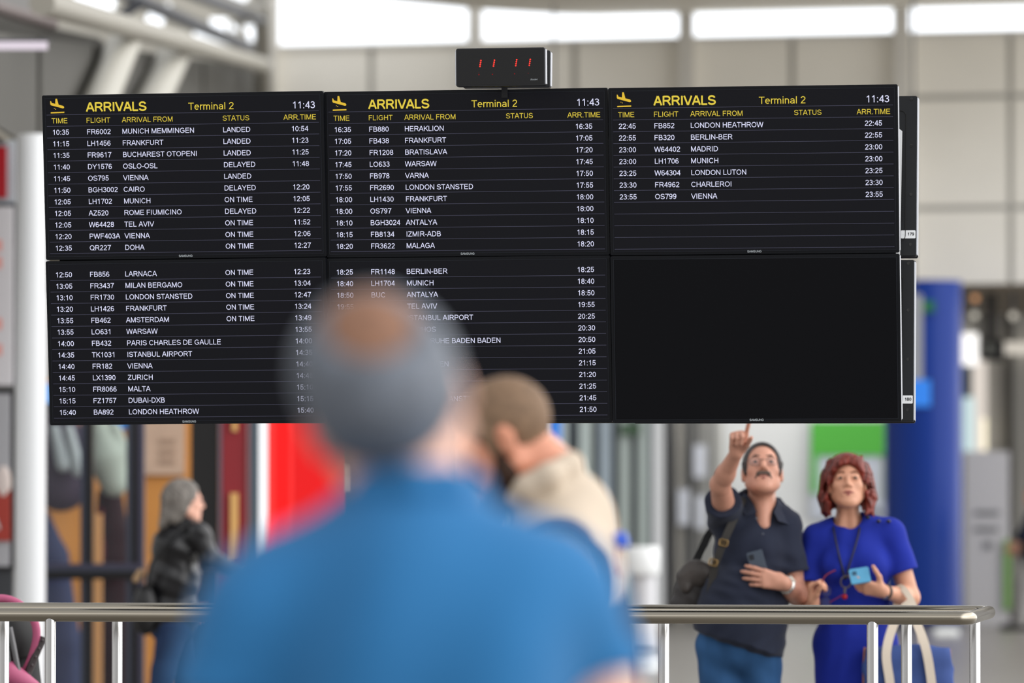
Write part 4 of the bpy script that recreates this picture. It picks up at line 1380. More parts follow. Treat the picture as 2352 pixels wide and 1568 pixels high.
# tote bag on her forearm
J = lambda px, py, dy=0.0: at(px, py, Y0 - .05 + dy)
tb = thing('tote_bag', 'navy canvas tote bag with cream handles on the red-haired woman\'s forearm', 'bag', tuple(J(2085, 1600, -.12)))
m_can = mat('navy_canvas', (66, 86, 142), .8, var=.12, vscale=9, bump=.3, bscale=18)
f = Form()
zc = J(2084, 1580, -.10)
f.ell(zc, (.205, .075, .20), None, .02, 'add', [(J(2084, 1487, -.10), np.array((-.02, 0, 1.0))), (J(1984, 1580), np.array((-1.0, 0, .04))), (J(2183, 1580), np.array((1.0, 0, .03)))])
for zz_ in (1560, 1640):
    f.cone(J(2008, zz_, -.10), J(2160, zz_, -.10), .07, .066, .03, 'add', [(J(1984, 1580), np.array((-1.0, 0, .04))), (J(2183, 1580), np.array((1.0, 0, .03)))])
f.cone(J(2008, 1512, -.10), J(2162, 1512, -.10), .066, .062, .05, 'add', [(J(2084, 1487, -.10), np.array((-.02, 0, 1.0))), (J(1984, 1580), np.array((-1.0, 0, .04))), (J(2183, 1580), np.array((1.0, 0, .03)))])
f.mesh('body', m_can, tb, .006, (.004, lambda X, Y, Z: np.sin(26 * X + 14 * Z) * np.cos(12 * Z)))
m_cream = mat('cream_webbing', (205, 192, 176), .8, bump=.15, bscale=200)
for pts in ([J(2092, 1384, -.105), J(2072, 1402, -.12), J(2050, 1440, -.15), J(2036, 1500, -.185), J(2044, 1568, -.19), J(2050, 1640, -.18)], [J(2092, 1384, -.105), J(2104, 1425, -.13), J(2124, 1480, -.185), J(2136, 1540, -.19), J(2148, 1640, -.18)]):
    MB().tube(smooth_pts(pts), 0, 8, flat=(.042, .004, (.25, -1, .1))).build('handle', m_cream, tb, world=True)
MB().tube(smooth_pts([J(2056, 1420, -.02), J(2060, 1372, .02), J(2066, 1350, -.01), J(2080, 1358, -.03), J(2096, 1384, -.05), J(2106, 1420, -.05), J(2118, 1500, -.03)]), 0, 8, flat=(.030, .004, (.25, -1, .1))).build('handle', m_cream, tb, world=True)
b = MB()
for pts in ([J(2182, 1490, -.10), J(2184, 1540, -.10), J(2180, 1640, -.10)], [J(1986, 1486, -.12), J(1983, 1540, -.12), J(1984, 1640, -.12)]):
    b.tube(pts, .004, 6)
b.build('piping', mat('tan_piping', (170, 110, 70), .6), tb, world=True)

# ================================================= man in blue polo, nearest, seen from behind
Y0 = 6.70
J = lambda px, py, dy=0.0: at(px, py, Y0 + dy)
nm = person('nearest man in blue polo with balding grey hair seen from behind', 940, Y0)
yaw = math.radians(-10)
F0 = np.array((math.sin(yaw), math.cos(yaw), 0))
pitch = math.radians(16)
roll = math.radians(22)
R0 = np.array((math.cos(yaw), -math.sin(yaw), 0))       # his right
Fh = nrm(F0 * math.cos(pitch) + UPV * math.sin(pitch))
Uh = nrm(UPV * math.cos(pitch) - F0 * math.sin(pitch))
Uh = nrm(Uh * math.cos(roll) - R0 * math.sin(roll))
hd = Head(J(880, 912, .02), Fh, Uh, 1.10)
shR, shL = J(1286, 1394, .03), J(612, 1440, -.02)
elR, elL = J(1376, 1640, .06), J(520, 1700, -.03)
wrR, wrL = J(1330, 1560, .30), J(600, 1800, .18)
elR = J(1372, 1640, .08)
hips = [J(1060, 1990), J(830, 1990)]
def near_torso(f, g, k=.06):
    f.ell(J(945, 1900), (.165 + g, .12 + g, .16 + g), None, k)
    f.ell(J(945, 1650, -.0), (.168 + g, .125 + g, .17 + g), None, k)
    f.ell(J(940, 1480, -.01), (.182 + g, .125 + g, .16 + g), None, k)
    f.cone(shL, shR, .060 + g, .060 + g, k)
    f.cone(J(940, 1222, .02), J(720, 1378, .0), .058 + g * .5, .06 + g, k)
    f.cone(J(945, 1226, .02), J(1185, 1378, .02), .058 + g * .5, .06 + g, k)
knees = [J(1055, 2850, .02), J(830, 2850, .0)]
ank = [np.array((J(1060, 0)[0], Y0 + .05, .09)), np.array((J(820, 0)[0], Y0, .09))]
knees = [np.array((J(1055, 0)[0], Y0 - .01, .5)), np.array((J(828, 0)[0], Y0 - .01, .5))]
toes = [a + np.array((.05 * q, .17, -.05)) for a, q in zip(ank, (1, -1))]
f = Form()
near_torso(f, -.014)
legs_form(f, hips, knees, ank, toes)
f.cone(J(945, 1200, .02), J(930, 1010, .03), .062, .056, .04)
f.cone(J(938, 1150, .03), hd(0, -.034, -.06), .056, .050, .03)
head_form(f, hd, True)
f.chain([shR, elR, wrR], [.06, .047, .031], .03)
f.chain([shL, elL, wrL], [.06, .047, .031], .03)
hand_form(f, wrR, (-.7, .5, .3), (-.3, -.2, -1), (-.6, .4, .8), 1.0, ((20, 30, 20),) * 4)
hand_form(f, wrL, (.7, .6, .1), (.2, 0, -1), (.4, .9, .3), 1.0, ((20, 30, 20),) * 4)
f.mesh('body', mat('skin_light_pink', (236, 186, 164), .5, var=.05, vscale=20), nm, .007)
m_poloblue = mat('blue_pique', (44, 108, 160), .85, var=.06, vscale=6, vstretch=(1, 1, .3), sheen=.1)
f = Form()
near_torso(f, .016)
f.cone(J(945, 1880), J(945, 2010), .17, .178, .05, 'add', [(J(945, 2010), np.array((0, 0, -1.0)))])
a_ = shR + (elR - shR) * .60
f.cone(shR, a_, .078, .078, .03, 'add', [(a_, nrm(elR - shR))])
a2 = shL + (elL - shL) * .70
f.cone(shL, a2, .078, .080, .03, 'add', [(a2, nrm(elL - shL))])
f.cone(J(945, 1050, .05), J(945, 1110, .05), .066, .066, .012, 'sub')
f.mesh('polo_shirt', m_poloblue, nm, .008, (.011, lambda X, Y, Z: np.sin(34 * X + 8 * Z + 3 * np.sin(7 * Z)) * np.clip((1.62 - Z) * 4, 0, 1)))
f = Form()
cpt = [J(812, 1160, .05), J(858, 1126, -.035), J(945, 1114, -.055), J(1030, 1116, -.03), J(1072, 1130, .05), J(1050, 1160, .12)]
f.chain(cpt, [.022] * 6, .02)
f.mesh('collar', m_poloblue, nm, .008)
f = Form()
f.ell(J(945, 1960), (.178, .13, .15), None, .04)
legs_form(f, hips, knees, ank, toes, (.1, .078, .068), 0, False)
f.mesh('trousers', mat('dark_trousers', (48, 50, 60), .85), nm, .009)
for a, t_ in zip(ank, toes):
    shoe('shoe', a, t_, m_sole, nm)
m_hair_g = mat('hair_steel_grey', (100, 106, 116), .6, var=.35, vscale=22, vstretch=(1, 1, .4), bump=.5, bscale=60)
f = Form()
f.ell(hd(0, -.02, .028), hd.r(.089, .108, .098), hd.B, .01, 'add', [(hd(0, .03, .0), hd.d(0, .97, .0)), (hd(0, -.08, -.052), hd.d(0, .30, -.95))])
f.ell(hd(-.016, -.068, .112), hd.r(.048, .056, .046), hd.B, .03, 'sub')
f.ell(hd(-.088, -.0, -.02), hd.r(.03, .034, .05), hd.B, .01, 'sub')
f.ell(hd(.088, -.0, -.02), hd.r(.03, .034, .05), hd.B, .01, 'sub')
f.mesh('hair', m_hair_g, nm, .006)
f = Form()
f.ell(hd(0, -.012, .032), hd.r(.0785, .0985, .0905), hd.B, .01, 'add', [(hd(0, 0, .062), hd.d(0, 0, -1)), (hd(0, .05, 0), hd.d(0, 1, 0))])
f.mesh('thinning_crown', mat('sparse_brown_hair', (134, 97, 76), .7, var=.25, vscale=40), nm, .006)
face_parts(hd, nm)

# ================================================= bearded man, head bowed, facing left
Y0 = 12.45
J = lambda px, py, dy=0.0: at(px, py, Y0 + dy)
bm = person('bearded man with short brown hair and beige shirt bowing his head', 1275, Y0)
th = math.radians(27)
Fh = np.array((-math.cos(th) * .99, .10, -math.sin(th)))
hd = Head(J(1160, 1006, .02), Fh, (-math.sin(th), 0, math.cos(th)), 1.05)
neck0, neck1 = J(1272, 1098, .04), J(1196, 1018, .03)
shN, shF = J(1300, 1275, -.17), J(1292, 1265, .21)
elN, elF = J(1305, 1530, -.20), J(1290, 1540, .22)
wrN, wrF = J(1110, 1500, -.16), J(1110, 1500, .14)
hipc = J(1310, 1760, .02)
def beard_torso(f, g, k=.06):
    f.ell(J(1312, 1740, .02), (.12 + g, .165 + g, .16 + g), None, k)
    f.ell(J(1308, 1560, .02), (.128 + g, .165 + g, .17 + g), None, k)
    f.ell(J(1296, 1350, .02), (.115 + g, .175 + g, .17 + g), None, k)
    f.cone(shN, shF, .06 + g, .06 + g, k)
    f.cone(J(1300, 1166, .04), J(1304, 1256, -.12), .050 + g * .6, .06 + g, k)
    f.cone(J(1300, 1166, .04), J(1302, 1256, .18), .050 + g * .6, .06 + g, k)
    f.cone(J(1296, 1200, .03), J(1290, 1300, .02), .088 + g, .11 + g, k)
hips = [J(1315, 1800, -.08), J(1315, 1800, .12)]
knees = [np.array((J(1300, 0)[0], Y0 - .09, .5)), np.array((J(1300, 0)[0], Y0 + .12, .5))]
ank = [np.array((J(1330, 0)[0], Y0 - .09, .09)), np.array((J(1300, 0)[0], Y0 + .12, .09))]
toes = [a + np.array((-.17, 0, -.05)) for a in ank]
f = Form()
beard_torso(f, -.014)
legs_form(f, hips, knees, ank, toes)
f.cone(neck0, neck1, .068, .062, .04)
f.cone(J(1228, 1090, .03), J(1186, 1045, .03), .05, .045, .03)
head_form(f, hd, True)
f.chain([shN, elN, wrN], [.06, .046, .03], .03)
f.chain([shF, elF, wrF], [.06, .046, .03], .03)
hand_form(f, wrN, (-.95, .2, .1), (0, 1, .1), (.1, 0, 1), 1.0, ((25, 35, 25),) * 4)
hand_form(f, wrF, (-.95, -.2, .1), (0, -1, .1), (.1, 0, 1), 1.0, ((25, 35, 25),) * 4)
f.mesh('body', m_skin_b, bm, .006)
m_beige = mat('beige_knit', (198, 183, 165), .85, var=.04, vscale=5, bump=.1, bscale=30)
f = Form()
beard_torso(f, .016)
for s_, e_, w_ in ((shN, elN, wrN), (shF, elF, wrF)):
    a_ = s_ + (e_ - s_) * .75
    f.cone(s_, a_, .08, .08, .03, 'add', [(a_, nrm(e_ - s_))])
f.chain([J(1176, 1140, -.03), J(1212, 1118, -.07), J(1262, 1092, -.08), J(1306, 1066, -.03), J(1312, 1062, .07), J(1262, 1090, .13), J(1212, 1118, .12), J(1176, 1140, .05)], [.016, .021, .022, .019, .019, .022, .021, .016], .035)
f.cone(J(1176, 990, .03), J(1240, 1070, .035), .075, .070, .012, 'sub')
f.mesh('shirt', m_beige, bm, .007)
f = Form()
f.ell(J(1312, 1760, .02), (.13, .175, .14), None, .04)
legs_form(f, hips, knees, ank, toes, (.1, .078, .066), 0, False)
f.mesh('trousers', mat('dark_trousers', (48, 50, 60), .85), bm, .009)
for a, t_ in zip(ank, toes):
    shoe('shoe', a, t_, m_sole, bm)
m_hair_b = mat('hair_short_brown', (122, 97, 75), .7, var=.25, vscale=60, bump=.3, bscale=150)
f = Form()
f.ell(hd(0, -.014, .034), hd.r(.0795, .101, .092), hd.B, .01, 'add', [(hd(0, .072, .06), hd.d(0, .92, -.38)), (hd(0, -.06, -.062), hd.d(0, .28, -.96))])
for q in (-1, 1):
    f.cone(hd(q * .070, .024, .03), hd(q * .071, .024, -.02), .011, .010, .012)
    f.ell(hd(q * .084, -.012, -.018), hd.r(.02, .025, .040), hd.B, .01, 'sub')
f.ell(hd(0, .066, -.03), hd.r(.066, .058, .09), hd.B, .012, 'sub')
f.mesh('hair', m_hair_b, bm, .005)
m_beard = mat('beard_brown', (58, 42, 34), .8, var=.3, vscale=60, bump=.4, bscale=120)
f = Form()
for q in (-1, 1):
    f.chain([hd(q * .070, .02, -.03), hd(q * .064, .024, -.066), hd(q * .038, .062, -.104), hd(0, .082, -.118)], [.012, .022, .024, .022], .02)
f.ell(hd(0, .078, -.12), hd.r(.03, .024, .028), hd.B, .02)
f.chain([hd(-.03, .084, -.07), hd(0, .1, -.054), hd(.03, .084, -.07)], [.009, .009, .009], .01)
f.mesh('beard', m_beard, bm, .005)
face_parts(hd, bm, lips=False)
# backpack on his back, strap over the near shoulder
bp = thing('backpack', 'dark backpack with bright blue tab on the bearded man\'s back', 'backpack', tuple(J(1405, 1450, .03)))
f = Form()
f.ell(J(1384, 1490, .03), (.065, .15, .18), None, .03)
f.cone(J(1376, 1370, .03), J(1390, 1600, .03), .050, .075, .05)
m_pack = mat('backpack_navy', (40, 44, 62), .8, bump=.2, bscale=40)
f.mesh('body', m_pack, bp, .007)
MB().tube(smooth_pts([J(1385, 1420, -.13), J(1392, 1330, -.18), J(1372, 1255, -.235), J(1330, 1210, -.25), J(1285, 1197, -.25), J(1240, 1205, -.245), J(1205, 1235, -.235), J(1190, 1300, -.22), J(1205, 1400, -.20)]), 0, 8, flat=(.04, .012, (0, -.3, 1))).build('shoulder_strap', mat('strap_navy', (58, 62, 90), .8), bp, world=True)
f = Form()
f.chain([J(1408, 1232, -.05), J(1424, 1240, -.06), J(1438, 1252, -.06)], [.006, .016, .006], .01)
f.mesh('blue_tab', mat('bright_blue_cloth', (52, 96, 214), .6), bp, .004)
b = MB()
b.tube(smooth_pts([J(1416, 1262, -.07), J(1414, 1290, -.08), J(1424, 1318, -.07)]), .006, 8)
b.build('zip_cord', mat('orange_red_cord', (176, 92, 66), .6), bp, world=True, smooth=True)

# ================================================= grey-haired woman at the left
Y0 = 33.4
J = lambda px, py, dy=0.0: at(px, py, Y0 + dy)
lw = person('grey-haired woman in black leather jacket walking away to the right past the shops', 405, Y0)
hd = Head(J(424, 1150), (.93, .30, -.02), (.02, 0, 1), 1.02)
shR, shL = J(456, 1226, -.14), J(418, 1222, .18)
elR, wrR = J(484, 1284, -.16), J(545, 1318, -.06)
elL, wrL = J(424, 1310, .22), J(438, 1400, .22)
hips = [J(398, 1440, -.07), J(405, 1440, .1)]
knees = [J(378, 1540, -.07), J(430, 1540, .1)]
ank = [np.array((J(352, 0)[0], Y0 - .07, .09)), np.array((J(440, 0)[0], Y0 + .1, .09))]
toes = [a + np.array((.16, .03, -.05)) for a in ank]
def lw_torso(f, g, k=.05):
    f.ell(J(398, 1420, .01), (.15 + g, .15 + g, .14 + g), None, k)
    f.ell(J(400, 1330, .01), (.145 + g, .16 + g, .17 + g), None, k)
    f.ell(J(408, 1255, .01), (.135 + g, .18 + g, .12 + g), None, k)
    f.cone(shR, shL, .05 + g, .05 + g, k)
    f.cone(J(420, 1205, .01), J(410, 1250, .01), .06 + g, .1 + g, k)
f = Form()
lw_torso(f, -.012)
legs_form(f, hips, knees, ank, toes, (.085, .058, .04))
f.cone(J(418, 1210, .01), J(422, 1165, .01), .052, .048, .03)
head_form(f, hd, False)
f.chain([shR, elR, wrR], [.05, .04, .027], .03)
f.chain([shL, elL, wrL], [.05, .04, .027], .03)
hand_form(f, wrR, (.8, .2, -.5), (0, 1, 0), (.5, 0, .8), .95, ((25, 30, 20),) * 4)
hand_form(f, wrL, (.8, -.2, -.5), (0, -1, 0), (.5, 0, .8), .95, ((25, 30, 20),) * 4)
f.mesh('body', m_skin_n, lw, .007)
m_jack = mat('black_leather', (22, 22, 25), .30, var=.2, vscale=10, bump=.5, bscale=14)
f = Form()
lw_torso(f, .018)
f.ell(J(396, 1410, .01), (.168, .165, .12), None, .04, 'add', [(J(396, 1432), np.array((0, 0, -1.0)))])
f.chain([shR, elR, wrR], [.068, .058, .045], .03)
f.chain([shL, elL, wrL], [.068, .058, .045], .03)
f.chain([J(402, 1196, -.06), J(432, 1200, -.07), J(446, 1206, .0), J(436, 1200, .07)], [.028, .03, .028, .026], .02)
f.mesh('jacket', m_jack, lw, .007, (.005, lambda X, Y, Z: np.sin(46 * X + 30 * Z) * np.cos(40 * Z - 12 * X)))
f = Form()
f.ell(J(400, 1435, .01), (.155, .155, .12), None, .04)
legs_form(f, hips, knees, ank, toes, (.1, .075, .06), 0, False)
f.mesh('jeans', mat('dark_blue_denim', (36, 52, 82), .85, var=.2, vscale=8), lw, .009)
for a, t_ in zip(ank, toes):
    shoe('shoe', a, t_, m_sole, lw)
m_hair_l = mat('hair_salt_pepper', (112, 106, 100), .6, var=.5, vscale=30, vstretch=(1, 1, .2), bump=.6, bscale=60)
f = Form()
f.ell(hd(0, -.022, .035), hd.r(.092, .108, .096), hd.B, .02, 'add', [(hd(0, .085, .06), hd.d(0, .95, -.3))])
for q in (-1, 1):
    f.cone(hd(q * .068, -.03, .0), hd(q * .062, -.055, -.1), .038, .032, .04)
f.cone(hd(0, -.08, .0), hd(0, -.115, -.13), .062, .034, .04)
f.chain([hd(-.07, -.02, .02), hd(-.078, -.035, -.05), hd(-.066, -.075, -.12)], [.03, .028, .018], .02)
f.chain([hd(-.03, -.1, -.09), hd(-.02, -.14, -.15)], [.04, .016], .03)
f.ell(hd(0, .075, -.03), hd.r(.085, .062, .09), hd.B, .012, 'sub')
f.mesh('hair', m_hair_l, lw, .006, (.004, lambda X, Y, Z: np.sin(170 * X + 20 * np.sin(20 * Z)) * np.cos(60 * Z + 80 * Y)))
face_parts(hd, lw)
eyeglasses('spectacles', hd, lw, mat('dark_rim', (44, 40, 60), .3), mat('clear_lens', (235, 240, 248), .03, alpha=.16))
hb = thing('handbag', 'black handbag with tan charm at the grey-haired woman\'s back', 'bag', tuple(J(330, 1400, -.1)))
f = Form()
f.ell(J(334, 1400, -.12), (.075, .06, .15), None, .02)
f.mesh('body', mat('bag_black', (16, 16, 18), .4), hb, .007)
MB().tube(smooth_pts([J(335, 1370, -.14), J(350, 1290, -.2), J(400, 1228, -.2), J(425, 1212, -.14)]), .010, 8).build('strap', mat('bag_black', (16, 16, 18), .4), hb, world=True, smooth=True)
f = Form()
f.cone(J(312, 1330, -.16), J(322, 1312, -.16), .022, .018, .01)
f.mesh('charm', mat('tan_fur', (150, 124, 96), .9, bump=.6, bscale=80), hb, .005)

# ================================================= person at the right edge, far away
Y0 = 62.0
J = lambda px, py, dy=0.0: at(px, py, Y0 + dy)
ep = person('distant person in dark navy top and pale trousers cut by the right edge', 2374, Y0)
hd = Head(J(2376, 1136), (-.9, -.3, 0), (0, 0, 1), 1.0)
shR, shL = J(2376, 1186, -.16), J(2376, 1186, .18)
elR, wrR = J(2346, 1232, -.2), J(2338, 1250, -.12)
elL, wrL = J(2380, 1240, .2), J(2350, 1260, .16)
hips = [J(2378, 1290, -.08), J(2378, 1290, .1)]
ank = [np.array((J(2340, 0)[0], Y0 - .08, .09)), np.array((J(2395, 0)[0], Y0 + .1, .09))]
knees = [np.array((J(2352, 0)[0], Y0 - .08, .5)), np.array((J(2380, 0)[0], Y0 + .1, .5))]
toes = [a + np.array((-.16, 0, -.05)) for a in ank]
f = Form()
f.ell(J(2378, 1280, .01), (.13, .15, .14), None, .05)
f.ell(J(2376, 1220, .01), (.12, .16, .2), None, .05)
legs_form(f, hips, knees, ank, toes, (.085, .058, .04))
f.cone(J(2376, 1190), J(2376, 1150), .055, .05, .03)
head_form(f, hd)
f.chain([shR, elR, wrR], [.05, .04, .027], .03)
f.chain([shL, elL, wrL], [.05, .04, .027], .03)
hand_form(f, wrR, (-.8, .2, -.5), (0, 1, 0), (-.5, 0, .8), .95)
hand_form(f, wrL, (-.8, -.2, -.5), (0, -1, 0), (-.5, 0, .8), .95)
f.mesh('body', m_skin_m, ep, .012)
f = Form()
f.ell(J(2378, 1280, .01), (.16, .17, .2), None, .05)
f.ell(J(2376, 1222, .01), (.15, .18, .24), None, .05)
f.cone(shR, shL, .07, .07, .05)
f.chain([shR, elR], [.075, .07], .03)
f.chain([shL, elL], [.075, .07], .03)
f.mesh('top', mat('dark_navy_cloth', (22, 26, 42), .85), ep, .014)
f = Form()
legs_form(f, hips, knees, ank, toes, (.105, .085, .07), 0, False)
f.mesh('trousers', mat('pale_grey_trousers', (150, 148, 146), .85), ep, .014)
f = Form()
f.ell(hd(0, -.014, .034), hd.r(.082, .102, .094), hd.B, .01, 'add', [(hd(0, .07, .05), hd.d(0, .9, -.4))])
f.mesh('hair', m_hair_d, ep, .01)
for a, t_ in zip(ank, toes):
    shoe('shoe', a, t_, m_sole, ep)
# ------------------------------------------------------------------ behind the board, right side
def block(name, px, Y, depth, m, label=None, cat=None, group=None, bevel=0.0, parent=None, kind=None):
    b = MB()
    a = at(px[0], px[3], Y)
    c = at(px[2], px[1], Y)
    if parent is None:
        o = b.box((a[0], Y, a[2]), (c[0], Y + depth, c[2])).build(name, m, bevel=bevel)
        return tag(o, label, cat, group, kind)
    o = b.box((a[0], Y, a[2]), (c[0], Y + depth, c[2])).build(name, m, parent, world=True, bevel=bevel)
    return o
def floor_thing(name, label, cat, px, Y, group=None):
    return thing(name, label, cat, (at(px, 1000, Y)[0], Y, 0), group)

# big blue column
Yc = 62.6
cx_ = at(2127, 1000, Yc)[0]
bc = thing('round_column', 'thick round blue column behind the red-haired woman', 'column', (cx_, Yc + .43, 0))
MB().lathe([(.43, .04), (.43, 3.84)], (cx_, Yc + .43, 0), 64).build('shaft', mat('blue_lacquer', (22, 54, 136), .32, spec=.2), bc, world=True, smooth=True)
MB().lathe([(.45, 0), (.45, .06), (.43, .07)], (cx_, Yc + .43, 0), 64).build('base_ring', mat('dark_base', (30, 36, 60), .5), bc, world=True, smooth=True)
p = at(2036, 1232, Yc)
b = MB()
b.ball(tuple(at(2035 + 1, 1283 - 0, Yc + .05) + np.array((0, 0, 0))), .045, 12, 8, (1, .4, 1.2))
o = b.build('round_socket', m_grey_metal, bc, world=True, smooth=True)
# plain box for a white patch at the column foot
wb2 = floor_thing('white_box', 'small white box on the floor at the foot of the blue column', 'bin', 2172, 59.0)
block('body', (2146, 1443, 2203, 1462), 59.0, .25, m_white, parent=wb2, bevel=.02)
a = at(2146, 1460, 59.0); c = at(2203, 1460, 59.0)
MB().box((a[0], 59.0, 0), (c[0], 59.25, a[2])).build('lower_body', mat('box_grey', (176, 176, 178), .5), wb2, world=True)
# green sign on the white wall
gs = thing('wall_sign', 'green and white sign on the white wall above the red-haired woman', 'sign', tuple(at(1948, 1080, 66.4)))
block('panel', (1862, 968, 2040, 1190), 66.40, .06, mat('sign_pale', (206, 212, 224), .5), parent=gs)
block('green_field', (1862, 966, 2036, 1046), 66.37, .03, mat('sign_green', (88, 186, 70), .5), parent=gs)
block('green_margin', (1862, 1046, 1877, 1132), 66.37, .03, mat('sign_green', (88, 186, 70), .5), parent=gs)
block('green_margin', (2030, 1046, 2038, 1150), 66.37, .03, mat('sign_olive', (150, 170, 80), .5), parent=gs)
block('dark_disc', (2008, 1166, 2022, 1180), 66.37, .03, mat('disc_dark', (60, 66, 74), .5), parent=gs)
# slatted metal screen
ss = floor_thing('slatted_screen', 'grey-green vertical metal slat screen behind the bearded man', 'screen', 1370, 64.0)
m_slat = mat('slat_green_grey', (196, 208, 204), .4, metal=.2)
m_slat2 = mat('slat_gap', (92, 98, 106), .6)
block('backing', (1090, 940, 1500, 1452), 64.2, .05, m_slat2, parent=ss)
x = 1100
i = 0
while x < 1496:
    block('slat', (x, 930, x + 22 + (i * 7) % 9, 1452), 64.0, .12, m_slat if i % 3 else mat('slat_blue_grey', (176, 190, 200), .4, metal=.2), parent=ss)
    x += 43 + (i * 5) % 7
    i += 1
block('green_top', (1425, 972, 1470, 998), 63.9, .05, mat('muted_green', (82, 110, 84), .6), parent=ss)
# white slim pillar and the glazed doors next to it
wp = floor_thing('slim_pillar', 'slim white square pillar between the slat screen and the glass doors', 'pillar', 1512, 63.6)
block('shaft', (1500, 900, 1524, 1444), 63.6, .12, mat('white_gloss', (226, 228, 230), .4), parent=wp)
gd = floor_thing('glass_door', 'grey glazed doors with dark uprights between the white pillar and wall', 'door', 1590, 65.6)
m_pane = mat('door_glass', (222, 222, 216), .2, var=.12, vscale=2.2)
block('pane', (1524, 900, 1662, 1446), 65.8, .04, m_pane, parent=gd)
for x0, x1 in ((1526, 1534), (1541, 1549), (1580, 1590), (1606, 1611), (1632, 1639)):
    block('upright', (x0, 900, x1, 1446), 65.6, .12, mat('upright_dark', (70, 70, 74), .5), parent=gd)
block('upright', (1555, 960, 1566, 1446), 65.6, .1, mat('upright_pale', (176, 172, 164), .5), parent=gd)
m_reflect = mat('reflection_white', (236, 240, 250), .5)  # white slabs standing in for reflections of light on the door glass
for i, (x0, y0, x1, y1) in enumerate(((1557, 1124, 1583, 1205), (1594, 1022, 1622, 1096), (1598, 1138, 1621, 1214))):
    o = block('door_reflection', (x0, y0, x1, y1), 65.55, .02, m_reflect, ('lowest left white reflection patch on the glass doors', 'upper white reflection patch on the glass doors', 'white notice on the glass doors beside the pointing man\'s elbow')[i], 'reflection', 'white reflection patches on the glass doors')
# blue hanging sign seen beside the bearded man's neck
t = thing('hanging_sign', 'bright blue and white hanging sign beside the bearded man\'s neck', 'sign', tuple(at(1272, 990, 63.5)))
block('blue_field', (1258, 955, 1288, 1010), 63.5, .05, glow('sign_blue_light', (58, 138, 236), 1.0), parent=t)
block('white_field', (1244, 955, 1258, 1030), 63.5, .05, glow('sign_white_light', (236, 240, 252), 1.0), parent=t)
block('white_field', (1258, 1010, 1285, 1036), 63.5, .05, glow('sign_white_light', (236, 240, 252), 1.0), parent=t)
MB().tube([at(1272, 955, 63.52), np.array((at(1272, 955, 63.52)[0], 63.52, 6.98))], .012, 8).build('rod', m_dark_frame, t, world=True)
# white pedestal with a wider head
wk = floor_thing('pedestal_bin', 'white round pedestal bin with wider head behind the rail', 'bin', 1467, 48.0)
s48 = F_PX / 48.0
zt = 1.55 - (1255 - 1120) / s48
cx4 = at(1468, 1000, 48.0)[0]
MB().lathe([(.17, zt - .235), (.178, zt - .22), (.178, zt - .03), (.165, zt), (.0, zt)], (cx4, 48.2, 0), 40).build('head', m_white, wk, world=True, smooth=True)
cx5 = at(1478, 1000, 48.0)[0]
MB().lathe([(.105, .11), (.105, zt - .22)], (cx5, 48.2, 0), 36).build('shaft', mat('pedestal_grey_white', (212, 212, 216), .45), wk, world=True, smooth=True)
zr = 1.55 - (1494 - 1120) / s48
MB().lathe([(.11, zr - .02), (.11, zr + .02)], (cx5, 48.2, 0), 36).build('ring', mat('ring_dark', (80, 90, 104), .4), wk, world=True, smooth=True)
MB().lathe([(.13, 0), (.13, .1), (.106, .12)], (cx5, 48.2, 0), 36).build('foot', m_white, wk, world=True, smooth=True)
# right-hand recess: free-standing board, lit strips, lamps, speaker
sb = floor_thing('notice_board', 'tall pale grey standing board with short dark text beside the blue column', 'board', 2270, 64.0)
block('panel', (2219, 1036, 2318, 1436), 64.0, .1, mat('board_grey', (184, 182, 182), .5), parent=sb)
b = MB()
sx_ = F_PX / 63.98
for y0, n, w in ((1176, 9, 58), (1214, 9, 56)):
    for k in range(n):
        x0 = 2240 + k * w / n
        a, c = at(x0, y0 + 6, 63.98), at(x0 + w / n * .72, y0 - 4, 63.98)
        b.box((a[0], 63.98, a[2]), (c[0], 64.0, c[2]))
a = at(2270, 1251, 63.98)
b.ball(tuple(a), .05, 14, 8, (1, .2, 1))
b.build('printed_text', mat('print_grey', (112, 112, 114), .7), sb, world=True)
block('green_strip', (2306, 1240, 2322, 1400), 63.95, .05, mat('strip_green', (120, 160, 90), .6), parent=sb)
lb = thing('lightbox_sign', 'small bright white lightbox right of the blue column', 'sign', tuple(at(2229, 800, 74.8)))
block('case', (2212, 766, 2246, 838), 74.85, .1, glow('lightbox_white', (255, 252, 248), 1.6), parent=lb)
o = block('lit_strip', (2234, 820, 2266, 1036), 74.88, .1, glow('strip_peach', (222, 212, 202), 1.15), 'tall pale pinkish lit strip between the blue column and glass wall', 'light strip')
o = block('lit_strip', (2214, 912, 2238, 1036), 74.84, .1, glow('strip_cyan', (202, 224, 226), 1.15), 'pale cyan lit panel right beside the blue column', 'light strip')
o = block('lit_strip', (2256, 960, 2266, 1034), 74.80, .1, glow('strip_yellow', (255, 244, 214), 1.5), 'short warm white lit strip right of the cyan panel', 'light strip')
o = block('teal_panel', (2216, 838, 2232, 912), 74.9, .1, mat('teal_panel', (12, 70, 96), .5), 'dark teal panel under the bright white lightbox', 'panel')
sp_ = thing('hanging_speaker', 'black speaker hanging under the recess ceiling at right', 'speaker', tuple(at(2278, 800, 67)))
block('housing', (2254, 778, 2308, 828), 67.0, .25, mat('speaker_black', (28, 28, 28), .6), parent=sp_, bevel=.03)
block('bracket', (2266, 672, 2288, 784), 67.05, .1, mat('bracket_dark', (48, 46, 44), .6), parent=sp_)
block('grille', (2266, 788, 2280, 812), 66.98, .03, mat('speaker_grille', (128, 130, 124), .5), parent=sp_)
